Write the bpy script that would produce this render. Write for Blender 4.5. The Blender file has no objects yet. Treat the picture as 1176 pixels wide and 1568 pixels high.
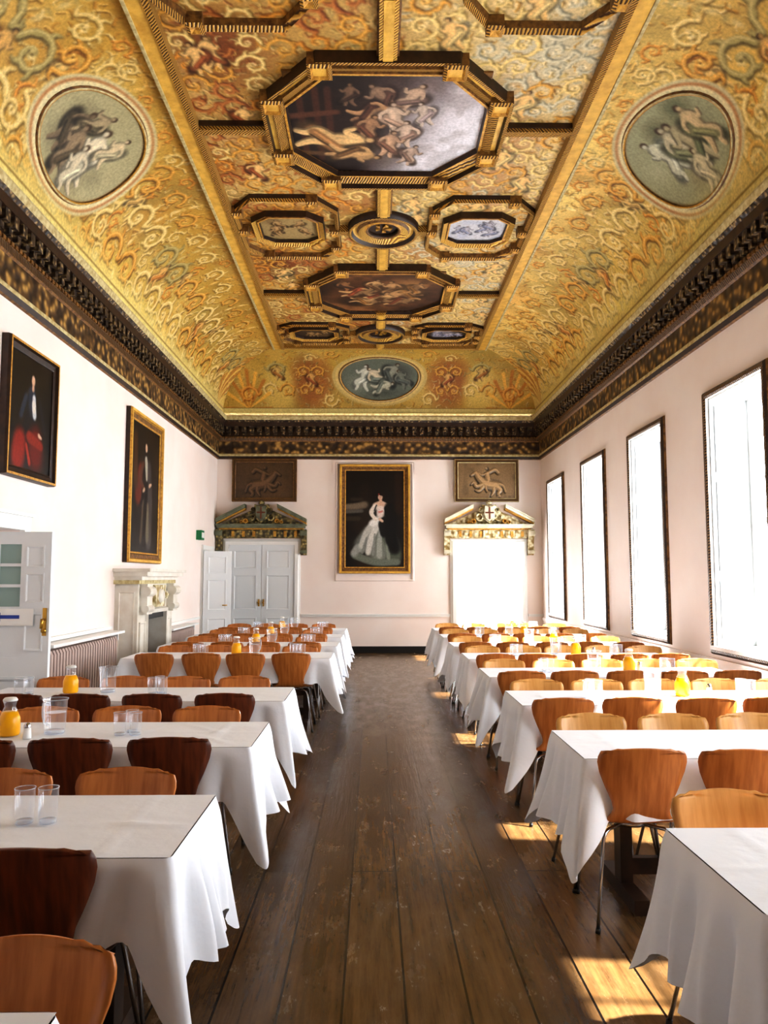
import bpy, bmesh, math, random
import numpy as np
from mathutils import Vector, Matrix
random.seed(7); rng=np.random.default_rng(7)
scene=bpy.context.scene
W=3.48; Y0=-2.5; YB=16.4; HC=6.2
WS=3.36; FH=2.0; SPR=5.1; RISE=HC-SPR; YBS=YB-.12; RUN=WS-FH; RUNB=1.3
pi=math.pi
# ------------------------------------------------------------ materials
def lin(c):
    return tuple(((x/255)/12.92 if x/255<=.04045 else (((x/255)+.055)/1.055)**2.4) for x in c)
def L4(c): return lin(c)+(1.0,)
def newmat(name):
    m=bpy.data.materials.new(name); m.use_nodes=True
    nt=m.node_tree; b=nt.nodes['Principled BSDF']
    return m,nt,b
def mat(name,col,rough=.5,metal=0,col2=None,nscale=6,bump=0,bscale=40,trans=0,stretch=None,coat=0):
    m,nt,b=newmat(name)
    b.inputs['Base Color'].default_value=L4(col); b.inputs['Roughness'].default_value=rough
    b.inputs['Metallic'].default_value=metal
    if trans: b.inputs['Transmission Weight'].default_value=trans; b.inputs['IOR'].default_value=1.45
    if coat: b.inputs['Coat Weight'].default_value=coat
    tc=nt.nodes.new('ShaderNodeTexCoord'); vec=tc.outputs['Object']
    if stretch:
        mp=nt.nodes.new('ShaderNodeMapping'); mp.inputs['Scale'].default_value=stretch
        nt.links.new(vec,mp.inputs['Vector']); vec=mp.outputs['Vector']
    if col2:
        n=nt.nodes.new('ShaderNodeTexNoise'); n.inputs['Scale'].default_value=nscale; n.inputs['Detail'].default_value=6
        r=nt.nodes.new('ShaderNodeValToRGB'); r.color_ramp.elements[0].position=.35; r.color_ramp.elements[1].position=.65
        r.color_ramp.elements[0].color=L4(col); r.color_ramp.elements[1].color=L4(col2)
        nt.links.new(vec,n.inputs['Vector']); nt.links.new(n.outputs['Fac'],r.inputs['Fac']); nt.links.new(r.outputs['Color'],b.inputs['Base Color'])
    if bump:
        n2=nt.nodes.new('ShaderNodeTexNoise'); n2.inputs['Scale'].default_value=bscale; n2.inputs['Detail'].default_value=4
        bp=nt.nodes.new('ShaderNodeBump'); bp.inputs['Strength'].default_value=bump; bp.inputs['Distance'].default_value=.02
        nt.links.new(vec,n2.inputs['Vector']); nt.links.new(n2.outputs['Fac'],bp.inputs['Height']); nt.links.new(bp.outputs['Normal'],b.inputs['Normal'])
    return m
def ropemat(name,c1,c2,scale=9,rough=.4):
    m,nt,b=newmat(name); b.inputs['Roughness'].default_value=rough; b.inputs['Metallic'].default_value=.15
    tc=nt.nodes.new('ShaderNodeTexCoord'); w=nt.nodes.new('ShaderNodeTexWave'); w.bands_direction='DIAGONAL'
    w.inputs['Scale'].default_value=scale; w.inputs['Distortion'].default_value=2.5; w.inputs['Detail'].default_value=2
    r=nt.nodes.new('ShaderNodeValToRGB'); r.color_ramp.elements[0].position=.2; r.color_ramp.elements[1].position=.65
    r.color_ramp.elements[0].color=L4(c1); r.color_ramp.elements[1].color=L4(c2)
    bp=nt.nodes.new('ShaderNodeBump'); bp.inputs['Strength'].default_value=.6; bp.inputs['Distance'].default_value=.02
    nt.links.new(tc.outputs['Object'],w.inputs['Vector']); nt.links.new(w.outputs['Fac'],r.inputs['Fac']); nt.links.new(r.outputs['Color'],b.inputs['Base Color'])
    nt.links.new(w.outputs['Fac'],bp.inputs['Height']); nt.links.new(bp.outputs['Normal'],b.inputs['Normal'])
    return m
def carvemat(name,c1,c2,c3,scale=14,rough=.5):
    m,nt,b=newmat(name); b.inputs['Roughness'].default_value=rough
    tc=nt.nodes.new('ShaderNodeTexCoord'); w=nt.nodes.new('ShaderNodeTexVoronoi'); w.feature='SMOOTH_F1'
    w.inputs['Scale'].default_value=scale
    r=nt.nodes.new('ShaderNodeValToRGB'); r.color_ramp.elements[0].position=.15; r.color_ramp.elements[1].position=.6
    r.color_ramp.elements[0].color=L4(c3); r.color_ramp.elements[1].color=L4(c1)
    e=r.color_ramp.elements.new(.38); e.color=L4(c2)
    bp=nt.nodes.new('ShaderNodeBump'); bp.inputs['Strength'].default_value=.8; bp.inputs['Distance'].default_value=.03; bp.invert=True
    nt.links.new(tc.outputs['Object'],w.inputs['Vector']); nt.links.new(w.outputs['Distance'],r.inputs['Fac']); nt.links.new(r.outputs['Color'],b.inputs['Base Color'])
    nt.links.new(w.outputs['Distance'],bp.inputs['Height']); nt.links.new(bp.outputs['Normal'],b.inputs['Normal'])
    return m
def paintmat(name,rough=.6,spec=.3):
    m,nt,b=newmat(name); b.inputs['Roughness'].default_value=rough; b.inputs['Specular IOR Level'].default_value=spec
    a=nt.nodes.new('ShaderNodeAttribute'); a.attribute_name='Col'
    tc=nt.nodes.new('ShaderNodeTexCoord'); n=nt.nodes.new('ShaderNodeTexNoise'); n.inputs['Scale'].default_value=35; n.inputs['Detail'].default_value=6
    r=nt.nodes.new('ShaderNodeValToRGB'); r.color_ramp.elements[0].position=.3; r.color_ramp.elements[1].position=.7
    r.color_ramp.elements[0].color=(.7,.7,.7,1); r.color_ramp.elements[1].color=(1,1,1,1)
    mx=nt.nodes.new('ShaderNodeMix'); mx.data_type='RGBA'; mx.blend_type='MULTIPLY'; mx.inputs[0].default_value=1
    nt.links.new(tc.outputs['Object'],n.inputs['Vector']); nt.links.new(n.outputs['Fac'],r.inputs['Fac'])
    nt.links.new(a.outputs['Color'],mx.inputs[6]); nt.links.new(r.outputs['Color'],mx.inputs[7]); nt.links.new(mx.outputs[2],b.inputs['Base Color'])
    return m
def glassmat(name,tint,milk,edge=.55,frost=.02):
    m=bpy.data.materials.new(name); m.use_nodes=True; nt=m.node_tree; nt.nodes.clear(); N=nt.nodes.new; K=nt.links.new
    o=N('ShaderNodeOutputMaterial'); t=N('ShaderNodeBsdfTransparent'); t.inputs[0].default_value=tint
    gl=N('ShaderNodeBsdfGlossy'); gl.inputs['Roughness'].default_value=frost+.02; gl.inputs['Color'].default_value=(.95,.97,1,1)
    d=N('ShaderNodeBsdfDiffuse'); d.inputs[0].default_value=(.88,.93,.97,1); tl=N('ShaderNodeBsdfTranslucent'); tl.inputs[0].default_value=(.9,.95,1,1)
    ad=N('ShaderNodeMixShader'); ad.inputs[0].default_value=.5; K(d.outputs[0],ad.inputs[1]); K(tl.outputs[0],ad.inputs[2])
    lw=N('ShaderNodeLayerWeight'); lw.inputs[0].default_value=.5; pw=N('ShaderNodeMath'); pw.operation='POWER'; pw.inputs[1].default_value=3; ml=N('ShaderNodeMath'); ml.operation='MULTIPLY_ADD'; ml.inputs[1].default_value=edge; ml.inputs[2].default_value=.05
    K(lw.outputs['Facing'],pw.inputs[0]); K(pw.outputs[0],ml.inputs[0])
    m1=N('ShaderNodeMixShader'); m2=N('ShaderNodeMixShader'); m1.inputs[0].default_value=milk
    K(t.outputs[0],m1.inputs[1]); K(ad.outputs[0],m1.inputs[2]); K(ml.outputs[0],m2.inputs[0]); K(m1.outputs[0],m2.inputs[1]); K(gl.outputs[0],m2.inputs[2]); K(m2.outputs[0],o.inputs[0])
    return m
M={}
M['pink']=mat('pink_plaster',(244,233,227),.8,col2=(241,227,220),nscale=1.5)
M['white']=mat('white_paint',(238,238,236),.45)
M['shutter']=mat('shutter_paint',(170,172,172),.5)
M['whiteb']=mat('cool_white_paint',(226,230,233),.45)
M['marble']=mat('marble',(234,230,220),.3,col2=(217,208,194),nscale=5)
M['black']=mat('black_paint',(14,13,13),.5)
M['steel']=mat('chrome',(190,190,195),.22,1)
M['brass']=mat('brass',(190,150,70),.3,1)
M['gold']=mat('gilding',(220,170,68),.42,.15,col2=(180,126,46),nscale=25,bump=.5,bscale=50)
M['yellow']=mat('ochre_gilding',(232,188,84),.5,.05,col2=(204,156,60),nscale=9,bump=.3,bscale=30)
M['dark']=mat('dark_walnut',(60,35,18),.45,col2=(38,21,11),nscale=12)
M['brown']=mat('brown_moulding',(146,102,46),.5,col2=(92,58,27),nscale=20,bump=.4)
M['rope']=ropemat('rope_moulding',(78,44,16),(222,172,78),19)
M['ropegold']=ropemat('gilt_rope_moulding',(160,104,34),(242,202,98),19)
M['ropedark']=ropemat('dark_rope_moulding',(36,22,13),(130,94,52),20)
M['frieze']=carvemat('carved_frieze',(46,30,17),(98,70,36),(188,148,80),11)
M['modil']=carvemat('modillion_carving',(40,27,17),(74,55,35),(168,140,94),22)
M['creamline']=mat('cream_moulding',(214,202,154),.6,col2=(176,154,102),nscale=18,bump=.4)
M['stone']=carvemat('shaded_carving',(62,54,34),(118,104,66),(190,170,108),16)  # left pediment: shadow painted into a darker copy of the carving
M['stoneplain']=mat('shaded_stone',(126,130,106),.55,col2=(92,94,74),nscale=8)
M['pale']=carvemat('pale_carving',(150,124,70),(214,202,160),(240,234,212),16)  # right pediment: lit copy of the same carving; fireplace ornament too
M['paleplain']=mat('lit_stone',(230,226,206),.55,col2=(206,196,168),nscale=8)
M['paint']=paintmat('fresco_paint')
M['oil']=paintmat('oil_paint',.35,.4)
M['cloth']=mat('white_linen',(240,243,250),.85,bump=.3,bscale=7)
M['rad']=mat('radiator_enamel',(196,172,162),.4)
M['glass']=glassmat('clear_glass',(.97,.98,1,1),.07,.7)
M['juice']=mat('orange_juice',(255,184,6),.3)
M['plastic']=glassmat('frosted_glass',(.95,.97,1,1),.3,.6,.1)
M['green']=mat('exit_sign_green',(20,120,70),.5)
M['blue']=mat('sign_blue',(30,60,150),.5)
M['pane']=mat('window_pane_grey',(150,175,170),.1)
def wood(name,c1,c2):
    return mat(name,c1,.38,col2=c2,nscale=5,stretch=(9,1.2,1.2),coat=.12)
M['lit_ply']=wood('lit_plywood',(226,172,100),(210,152,78))  # lit copy of the chair wood, light put into the colour
M['orange']=wood('amber_plywood',(206,132,66),(178,104,46))
M['shaded_ply']=wood('shaded_plywood',(124,60,29),(84,38,19))  # shadowed copy of the chair wood, shade put into the colour
def floormat():
    m,nt,b=newmat('worn_floorboards')
    N=nt.nodes.new; K=nt.links.new
    tc=N('ShaderNodeTexCoord'); sp=N('ShaderNodeSeparateXYZ'); cb=N('ShaderNodeCombineXYZ')
    K(tc.outputs['Object'],sp.inputs[0]); K(sp.outputs['Y'],cb.inputs['X']); K(sp.outputs['X'],cb.inputs['Y'])
    br=N('ShaderNodeTexBrick'); br.inputs['Scale'].default_value=1; br.inputs['Brick Width'].default_value=4.3; br.inputs['Row Height'].default_value=.235
    br.inputs['Mortar Size'].default_value=.005; br.inputs['Color1'].default_value=L4((118,90,57)); br.inputs['Color2'].default_value=L4((82,58,35)); br.inputs['Mortar'].default_value=L4((14,9,6))
    br.offset=.37
    K(cb.outputs[0],br.inputs['Vector'])
    mp=N('ShaderNodeMapping'); mp.inputs['Scale'].default_value=(14,.9,1); K(tc.outputs['Object'],mp.inputs['Vector'])
    n=N('ShaderNodeTexNoise'); n.inputs['Scale'].default_value=2.2; n.inputs['Detail'].default_value=8; n.inputs['Roughness'].default_value=.65; K(mp.outputs[0],n.inputs['Vector'])
    r=N('ShaderNodeValToRGB'); r.color_ramp.elements[0].position=.3; r.color_ramp.elements[1].position=.72
    r.color_ramp.elements[0].color=(.38,.36,.34,1); r.color_ramp.elements[1].color=(1.2,1.15,1.05,1)
    K(n.outputs['Fac'],r.inputs['Fac'])
    mx=N('ShaderNodeMix'); mx.data_type='RGBA'; mx.blend_type='MULTIPLY'; mx.inputs[0].default_value=1
    K(br.outputs['Color'],mx.inputs[6]); K(r.outputs['Color'],mx.inputs[7])
    mp2=N('ShaderNodeMapping'); mp2.inputs['Scale'].default_value=(3.2,1.1,1); K(tc.outputs['Object'],mp2.inputs['Vector'])
    n2=N('ShaderNodeTexNoise'); n2.inputs['Scale'].default_value=2.2; n2.inputs['Detail'].default_value=9; n2.inputs['Roughness'].default_value=.75; K(mp2.outputs[0],n2.inputs['Vector'])
    r2=N('ShaderNodeValToRGB'); r2.color_ramp.elements[0].position=.45; r2.color_ramp.elements[1].position=.75
    r2.color_ramp.elements[0].color=(0,0,0,1); r2.color_ramp.elements[1].color=(.4,.4,.4,1)
    K(n2.outputs['Fac'],r2.inputs['Fac'])
    m2=N('ShaderNodeMix'); m2.data_type='RGBA'; m2.inputs[7].default_value=L4((142,116,80)); K(r2.outputs['Color'],m2.inputs[0]); K(mx.outputs[2],m2.inputs[6])
    m3=N('ShaderNodeMix'); m3.data_type='RGBA'; m3.inputs[7].default_value=L4((12,8,5)); K(br.outputs['Fac'],m3.inputs[0]); K(m2.outputs[2],m3.inputs[6])
    K(m3.outputs[2],b.inputs['Base Color'])
    rr=N('ShaderNodeMapRange'); rr.inputs['From Min'].default_value=.3; rr.inputs['From Max'].default_value=.7; rr.inputs['To Min'].default_value=.14; rr.inputs['To Max'].default_value=.32; K(n2.outputs['Fac'],rr.inputs['Value']); K(rr.outputs[0],b.inputs['Roughness'])
    b.inputs['Specular IOR Level'].default_value=.75
    bp=N('ShaderNodeBump'); bp.inputs['Strength'].default_value=.22; bp.inputs['Distance'].default_value=.01
    sb=N('ShaderNodeMath'); sb.operation='SUBTRACT'; K(n.outputs['Fac'],sb.inputs[0]); K(br.outputs['Fac'],sb.inputs[1]); K(sb.outputs[0],bp.inputs['Height']); K(bp.outputs['Normal'],b.inputs['Normal'])
    return m
M['floor']=floormat()
# ------------------------------------------------------------ mesh builder
class MB:
    def __init__(s): s.v=[]; s.f=[]; s.m=[]; s.s=[]; s.mats=[]
    def mi(s,k):
        if k not in s.mats: s.mats.append(k)
        return s.mats.index(k)
    def add(s,vs,fs,k,smooth=False):
        o=len(s.v); s.v+= [tuple(p) for p in vs]; i=s.mi(k)
        for f in fs: s.f.append([a+o for a in f]); s.m.append(i); s.s.append(smooth)
    def box(s,a,b,k):
        x0,y0,z0=a; x1,y1,z1=b
        vs=[(x0,y0,z0),(x1,y0,z0),(x1,y1,z0),(x0,y1,z0),(x0,y0,z1),(x1,y0,z1),(x1,y1,z1),(x0,y1,z1)]
        s.add(vs,[(0,3,2,1),(4,5,6,7),(0,1,5,4),(1,2,6,5),(2,3,7,6),(3,0,4,7)],k)
    def mbox(s,mf,a0,a1,b0,b1,h0,h1,k):
        vs=[mf(a,b,h) for h in (h0,h1) for a,b in ((a0,b0),(a1,b0),(a1,b1),(a0,b1))]
        s.add(vs,[(0,3,2,1),(4,5,6,7),(0,1,5,4),(1,2,6,5),(2,3,7,6),(3,0,4,7)],k)
    def prism(s,mf,poly,h0,h1,k):
        n=len(poly); vs=[mf(a,b,h0) for a,b in poly]+[mf(a,b,h1) for a,b in poly]
        fs=[tuple(range(n))[::-1],tuple(range(n,2*n))]+[(i,(i+1)%n,n+(i+1)%n,n+i) for i in range(n)]
        s.add(vs,fs,k)
    def sweep(s,mf,poly,prof,ks,smooth=False):
        n=len(poly); m=len(prof); off=[]
        area=sum(poly[i][0]*poly[(i+1)%n][1]-poly[(i+1)%n][0]*poly[i][1] for i in range(n)); sg=1 if area>0 else -1
        for i in range(n):
            p0=Vector(poly[i-1]);p1=Vector(poly[i]);p2=Vector(poly[(i+1)%n])
            d1=(p1-p0).normalized(); d2=(p2-p1).normalized()
            n1=Vector((d1.y,-d1.x))*sg; n2=Vector((d2.y,-d2.x))*sg
            bb=(n1+n2); bb=bb/ max(.2,(1+n1.dot(n2)))
            off.append(bb)
        vs=[]
        for j,(d,h) in enumerate(prof):
            for i in range(n): vs.append(mf(poly[i][0]+off[i].x*d,poly[i][1]+off[i].y*d,h))
        o=len(s.v); s.v+=[tuple(p) for p in vs]
        for j in range(m-1):
            k=s.mi(ks[j] if isinstance(ks,list) else ks)
            for i in range(n):
                s.f.append([o+j*n+i,o+j*n+(i+1)%n,o+(j+1)*n+(i+1)%n,o+(j+1)*n+i]); s.m.append(k); s.s.append(smooth)
    def lathe(s,prof,k,n=20,c=(0,0,0),sx=1,sy=1):
        vs=[];fs=[]
        for r,z in prof:
            for i in range(n):
                a=2*pi*i/n; vs.append((c[0]+r*math.cos(a)*sx,c[1]+r*math.sin(a)*sy,c[2]+z))
        for j in range(len(prof)-1):
            for i in range(n): fs.append((j*n+i,j*n+(i+1)%n,(j+1)*n+(i+1)%n,(j+1)*n+i))
        s.add(vs,fs,k,True)
    def tube(s,pts,r,k,n=8):
        pts=[Vector(p) for p in pts]; vs=[];fs=[]
        for i,p in enumerate(pts):
            d=(pts[min(i+1,len(pts)-1)]-pts[max(i-1,0)]).normalized()
            u=d.orthogonal().normalized() if i==0 else (u-d*u.dot(d)).normalized()
            w=d.cross(u); rr=r[i] if isinstance(r,(list,tuple)) else r
            for q in range(n):
                a=2*pi*q/n; vs.append(p+(u*math.cos(a)+w*math.sin(a))*rr)
        for j in range(len(pts)-1):
            for i in range(n): fs.append((j*n+i,j*n+(i+1)%n,(j+1)*n+(i+1)%n,(j+1)*n+i))
        fs.append(tuple(range(n))[::-1]); fs.append(tuple(range((len(pts)-1)*n,len(pts)*n)))
        s.add(vs,fs,k,True)
    def mesh(s,name):
        me=bpy.data.meshes.new(name); me.from_pydata(s.v,[],s.f)
        for k in s.mats: me.materials.append(M[k])
        me.polygons.foreach_set('material_index',s.m); me.polygons.foreach_set('use_smooth',s.s); me.update()
        return me
    def obj(s,name,loc=(0,0,0),parent=None):
        return place(s.mesh(name),name,loc,0,parent)
def place(me,name,loc=(0,0,0),rz=0,parent=None):
    o=bpy.data.objects.new(name,me); o.location=loc; o.rotation_euler=(0,0,rz); scene.collection.objects.link(o)
    if parent: o.parent=parent
    return o
def empty(name,loc=(0,0,0)):
    o=bpy.data.objects.new(name,None); o.location=loc; o.empty_display_size=.1; scene.collection.objects.link(o); return o
mf_back=lambda a,b,h:(a,YB-h,b)
mf_left=lambda a,b,h:(-W+h,a,b)
mf_right=lambda a,b,h:(W-h,a,b)
mf_ceil=lambda a,b,h:(a,b,HC-h)
def rect(a0,a1,b0,b1): return [(a0,b0),(a1,b0),(a1,b1),(a0,b1)]
def ell(cx,cy,rx,ry,n=48): return [(cx+rx*math.cos(2*pi*i/n),cy+ry*math.sin(2*pi*i/n)) for i in range(n)]
def octo(cx,cy,a,b,ca,cb): return [(cx-a+ca,cy-b),(cx+a-ca,cy-b),(cx+a,cy-b+cb),(cx+a,cy+b-cb),(cx+a-ca,cy+b),(cx-a+ca,cy+b),(cx-a,cy+b-cb),(cx-a,cy-b+cb)]
def panel(mb,mf,a0,a1,b0,b1,h,k,w=.025,d=.012):
    mb.sweep(mf,rect(a0,a1,b0,b1),[(0,h),(0,h+d),(-w*.5,h+d),(-w,h+.001)],k)
# ------------------------------------------------------------ canvas painter
def srgb2lin(a):
    a=np.clip(a/255,0,1); return np.where(a<=.04045,a/12.92,((a+.055)/1.055)**2.4)
def vnoise(ny,nx,cy,cx):
    g=rng.random((cy+2,cx+2)); y=np.linspace(0,cy,ny); x=np.linspace(0,cx,nx)
    yi=y.astype(int); xi=x.astype(int); fy=(y-yi)[:,None]; fx=(x-xi)[None]
    fy=fy*fy*(3-2*fy); fx=fx*fx*(3-2*fx)
    a=g[yi][:,xi]; b=g[yi][:,xi+1]; c=g[yi+1][:,xi]; d=g[yi+1][:,xi+1]
    return (a*(1-fx)+b*fx)*(1-fy)+(c*(1-fx)+d*fx)*fy
class Cv:
    def __init__(s,w,h,res,bg):
        s.w,s.h,s.res=w,h,res; s.nx=int(round(w/res))+1; s.ny=int(round(h/res))+1
        s.a=np.ones((s.ny,s.nx,3))*np.array(bg,float)
    def mixmask(s,mask,col):
        s.a+= (np.array(col,float)-s.a)*mask[...,None]
    def noise(s,cell,col,amt,thr=.5):
        n=vnoise(s.ny,s.nx,max(1,int(s.h/cell)),max(1,int(s.w/cell)))
        s.mixmask(np.clip((n-thr)*4,0,1)*amt,col)
    def grade(s,k=1.17,piv=155,warm=(1.03,.975,.81),sat=.93):
        g=s.a.mean(-1,keepdims=True); s.a[:]=g+(s.a-g)*sat
        s.a[:]=np.clip((piv+(s.a-piv)*k)*np.array(warm),4,255)
    def disc(s,x,y,r,col,al=1.,soft=.5,ry=None):
        ry=ry or r; R=s.res
        i0=max(0,int((x-r)/R)); i1=min(s.nx,int((x+r)/R)+2); j0=max(0,int((y-ry)/R)); j1=min(s.ny,int((y+ry)/R)+2)
        if i1<=i0 or j1<=j0: return
        X=(np.arange(i0,i1)*R-x)/r; Y=(np.arange(j0,j1)*R-y)/ry
        d=np.sqrt(X[None]**2+Y[:,None]**2); m=np.clip((1-d)/soft,0,1)*al
        sub=s.a[j0:j1,i0:i1]; sub+=(np.array(col,float)-sub)*m[...,None]
    def stroke(s,pts,w0,w1,col,al=1.,soft=.5):
        pts=[np.array(p,float) for p in pts]
        if len(pts)==2: pts=[pts[0],(pts[0]+pts[1])/2,pts[1]]
        P=[2*pts[0]-pts[1]]+pts+[2*pts[-1]-pts[-2]]; tot=len(pts)-1
        for k in range(tot):
            p0,p1,p2,p3=P[k:k+4]; seg=np.linalg.norm(p2-p1); n=max(1,int(seg/max(s.res*.95,.38*min(w0,w1))))
            for q in range(n):
                t=q/n; g=(k+t)/tot
                p=.5*((2*p1)+(-p0+p2)*t+(2*p0-5*p1+4*p2-p3)*t*t+(-p0+3*p1-3*p2+p3)*t**3)
                s.disc(p[0],p[1],max(w0+(w1-w0)*g,s.res*.8),col,al,soft)
    def sample(s,x,y):
        fx=np.clip(x/s.res,0,s.nx-1.001); fy=np.clip(y/s.res,0,s.ny-1.001); i=fx.astype(int); j=fy.astype(int); u=(fx-i)[...,None]; v=(fy-j)[...,None]
        a=s.a
        return (a[j,i]*(1-u)+a[j,i+1]*u)*(1-v)+(a[j+1,i]*(1-u)+a[j+1,i+1]*u)*v
def gridobj(name,P,C,mk,parent=None,smooth=True):
    ny,nx=P.shape[:2]
    me=bpy.data.meshes.new(name); me.vertices.add(nx*ny); me.vertices.foreach_set('co',P.reshape(-1).astype(np.float32))
    idx=np.arange(nx*ny).reshape(ny,nx); q=np.stack([idx[:-1,:-1],idx[:-1,1:],idx[1:,1:],idx[1:,:-1]],-1).reshape(-1,4)
    n=len(q); me.loops.add(n*4); me.loops.foreach_set('vertex_index',q.reshape(-1).astype(np.int32))
    me.polygons.add(n); me.polygons.foreach_set('loop_start',(np.arange(n)*4).astype(np.int32)); 
    me.polygons.foreach_set('use_smooth',np.ones(n,bool) if smooth else np.zeros(n,bool))
    me.update(calc_edges=True); me.validate()
    at=me.color_attributes.new('Col','FLOAT_COLOR','POINT'); c=np.ones((nx*ny,4),np.float32); c[:,:3]=srgb2lin(C.reshape(-1,3)); at.data.foreach_set('color',c.reshape(-1))
    me.materials.append(M[mk]); return place(me,name,parent=parent)
def picmesh(name,cv,mf,a0,b1,h,mk='oil',parent=None,relief=0,down=True):
    X,Y=np.meshgrid(np.arange(cv.nx)*cv.res,np.arange(cv.ny)*cv.res)
    a=a0+X; b=(b1-Y) if down else (b1+Y); hh=h+relief*(cv.a.mean(-1)/255)
    P=np.stack(np.broadcast_arrays(*mf(a,b,hh)),-1).astype(float)
    return gridobj(name,P,cv.a,mk,parent)
def fig(c,x,y,s,up,flesh=(214,180,150),drape=(120,70,50),al=1.,rnd=random,body=1.):
    u=np.array([math.cos(up),math.sin(up)]); r=np.array([-u[1],u[0]]); sd=rnd.choice([-1,1]); p=np.array([x,y])
    j=lambda v:v+rnd.uniform(-.06,.06)
    sh=tuple(v*.58 for v in flesh); hi=tuple(min(255,v*1.08) for v in flesh); dd=tuple(v*.5 for v in drape); dh=tuple(min(255,v*1.3) for v in drape)
    q=lambda a,b:p+u*a*s+r*b*s*sd
    k1,k2,a1,a2=j(.2),j(.14),j(.22),j(.2)
    c.stroke([q(.2,-.22),q(-.05,-.12),q(-.25,.22),q(-.42,.3)],.2*s,.15*s,dd,al*.85,.7)
    c.stroke([q(.12,-.2),q(-.1,-.02),q(-.3,.26)],.15*s,.11*s,drape,al*.9,.6)
    for col,o,k,aa in ((sh,.03,1.1,al),(flesh,0,.95,al),(hi,-.025,.42,al*.6)):
        k*=body
        c.stroke([q(.30,o),q(.12,o+.03),q(-.06,o)],.14*s*k,.125*s*k,col,aa,.5)
        c.stroke([q(-.05,o+.05),q(-.2,o+k1),q(-.34,o+k1*.7),q(-.48,o+k1*.9)],.1*s*k,.045*s*k,col,aa)
        c.stroke([q(-.07,o-.04),q(-.28,o-.05),q(-.46,o-k2)],.1*s*k,.045*s*k,col,aa)
        c.stroke([q(.29,o+.09),q(.15,o+a1*.9),q(.26,o+a1+.06)],.062*s*k,.036*s*k,col,aa)
        c.stroke([q(.29,o-.09),q(.2,o-a2),q(.06,o-a2-.02)],.062*s*k,.036*s*k,col,aa)
    c.stroke([q(.04,-.17),q(-.1,.0),q(-.28,.2)],.105*s,.085*s,drape,al*.92,.6); c.stroke([q(.05,-.15),q(-.08,.0),q(-.24,.17)],.035*s,.028*s,dh,al*.8,.7); c.stroke([q(.0,-.17),q(-.15,-.03),q(-.3,.12)],.025*s,.02*s,dd,al*.7,.7)
    h=q(.47,.02); c.disc(h[0],h[1],.092*s,(66,46,30),al,.45); h=q(.45,.04); c.disc(h[0],h[1],.066*s,flesh,al,.5)
def scroll(c,x,y,R,a0,dr,cols,turns=1.3,leaves=True,al=1.):
    dk,md,hi=cols; N=13; pts=[]
    for i in range(N+1):
        t=i/N; r=R*(1-t*.84); a=a0+dr*t*turns*2*pi; pts.append((x+r*math.cos(a),y+r*math.sin(a)))
    w=R*.16
    c.stroke([(p[0]+R*.08,p[1]-R*.09) for p in pts],w*1.25,w*.7,dk,al*.6,.8)
    if leaves:
        for i in range(0,10):
            t=i/N; r=R*(1-t*.84); a=a0+dr*t*turns*2*pi; p=pts[i]; l=R*(.6-.3*t)*(.8+.4*random.random())
            s=1 if i%2==0 else -.55
            q1=(p[0]+s*l*.5*math.cos(a)-dr*l*.3*math.sin(a),p[1]+s*l*.5*math.sin(a)+dr*l*.3*math.cos(a))
            q2=(p[0]+s*l*.65*math.cos(a)-dr*l*.8*math.sin(a),p[1]+s*l*.65*math.sin(a)+dr*l*.8*math.cos(a))
            c.stroke([(p[0]+R*.06,p[1]-R*.06),(q1[0]+R*.06,q1[1]-R*.06),q2],w*1.4,w*.5,dk,al*.55,.8); c.stroke([p,q1,q2],w*1.15,w*.35,md,al*.85,.7)
            if i%2==0: c.stroke([p,q1],w*.5,w*.2,hi,al*.7,.9)
    c.stroke(pts,w,w*.6,md,al*.9,.6); c.stroke([(p[0]-R*.03,p[1]+R*.03) for p in pts],w*.45,w*.3,hi,al*.6,.8)
    for k in range(5):
        a=k*2*pi/5; c.disc(x+R*.15*math.cos(a),y+R*.15*math.sin(a),R*.15,md if k%2 else hi,al*.8,.7)
    c.disc(x,y,R*.09,dk,al*.8,.6)
def filler(c,n,pals,x0,x1,y0,y1,l=.07):
    for i in range(n):
        x=random.uniform(x0,x1); y=random.uniform(y0,y1); a=random.uniform(0,2*pi); p=random.choice(pals); L=l*random.uniform(.6,1.4); b=a+random.choice([-1,1])*1.1
        e=(x+L*math.cos(a),y+L*math.sin(a)); e2=(e[0]+L*.7*math.cos(b),e[1]+L*.7*math.sin(b))
        c.stroke([(x+.012,y-.012),(e[0]+.012,e[1]-.012),e2],L*.26,L*.12,p[0],.5,.8); c.stroke([(x,y),e,e2],L*.2,L*.08,random.choice(p[1:]),.7,.7)
GOLD=((116,84,38),(212,166,84),(242,216,148)); CREAM=((136,114,68),(224,208,156),(244,236,206)); RED=((104,58,34),(178,116,70),(226,182,126)); GRN=((106,96,64),(174,166,124),(216,208,172)); BLUE=((122,124,124),(198,199,194),(236,235,228)); ORA=((140,88,36),(214,156,74),(244,210,138))
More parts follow.
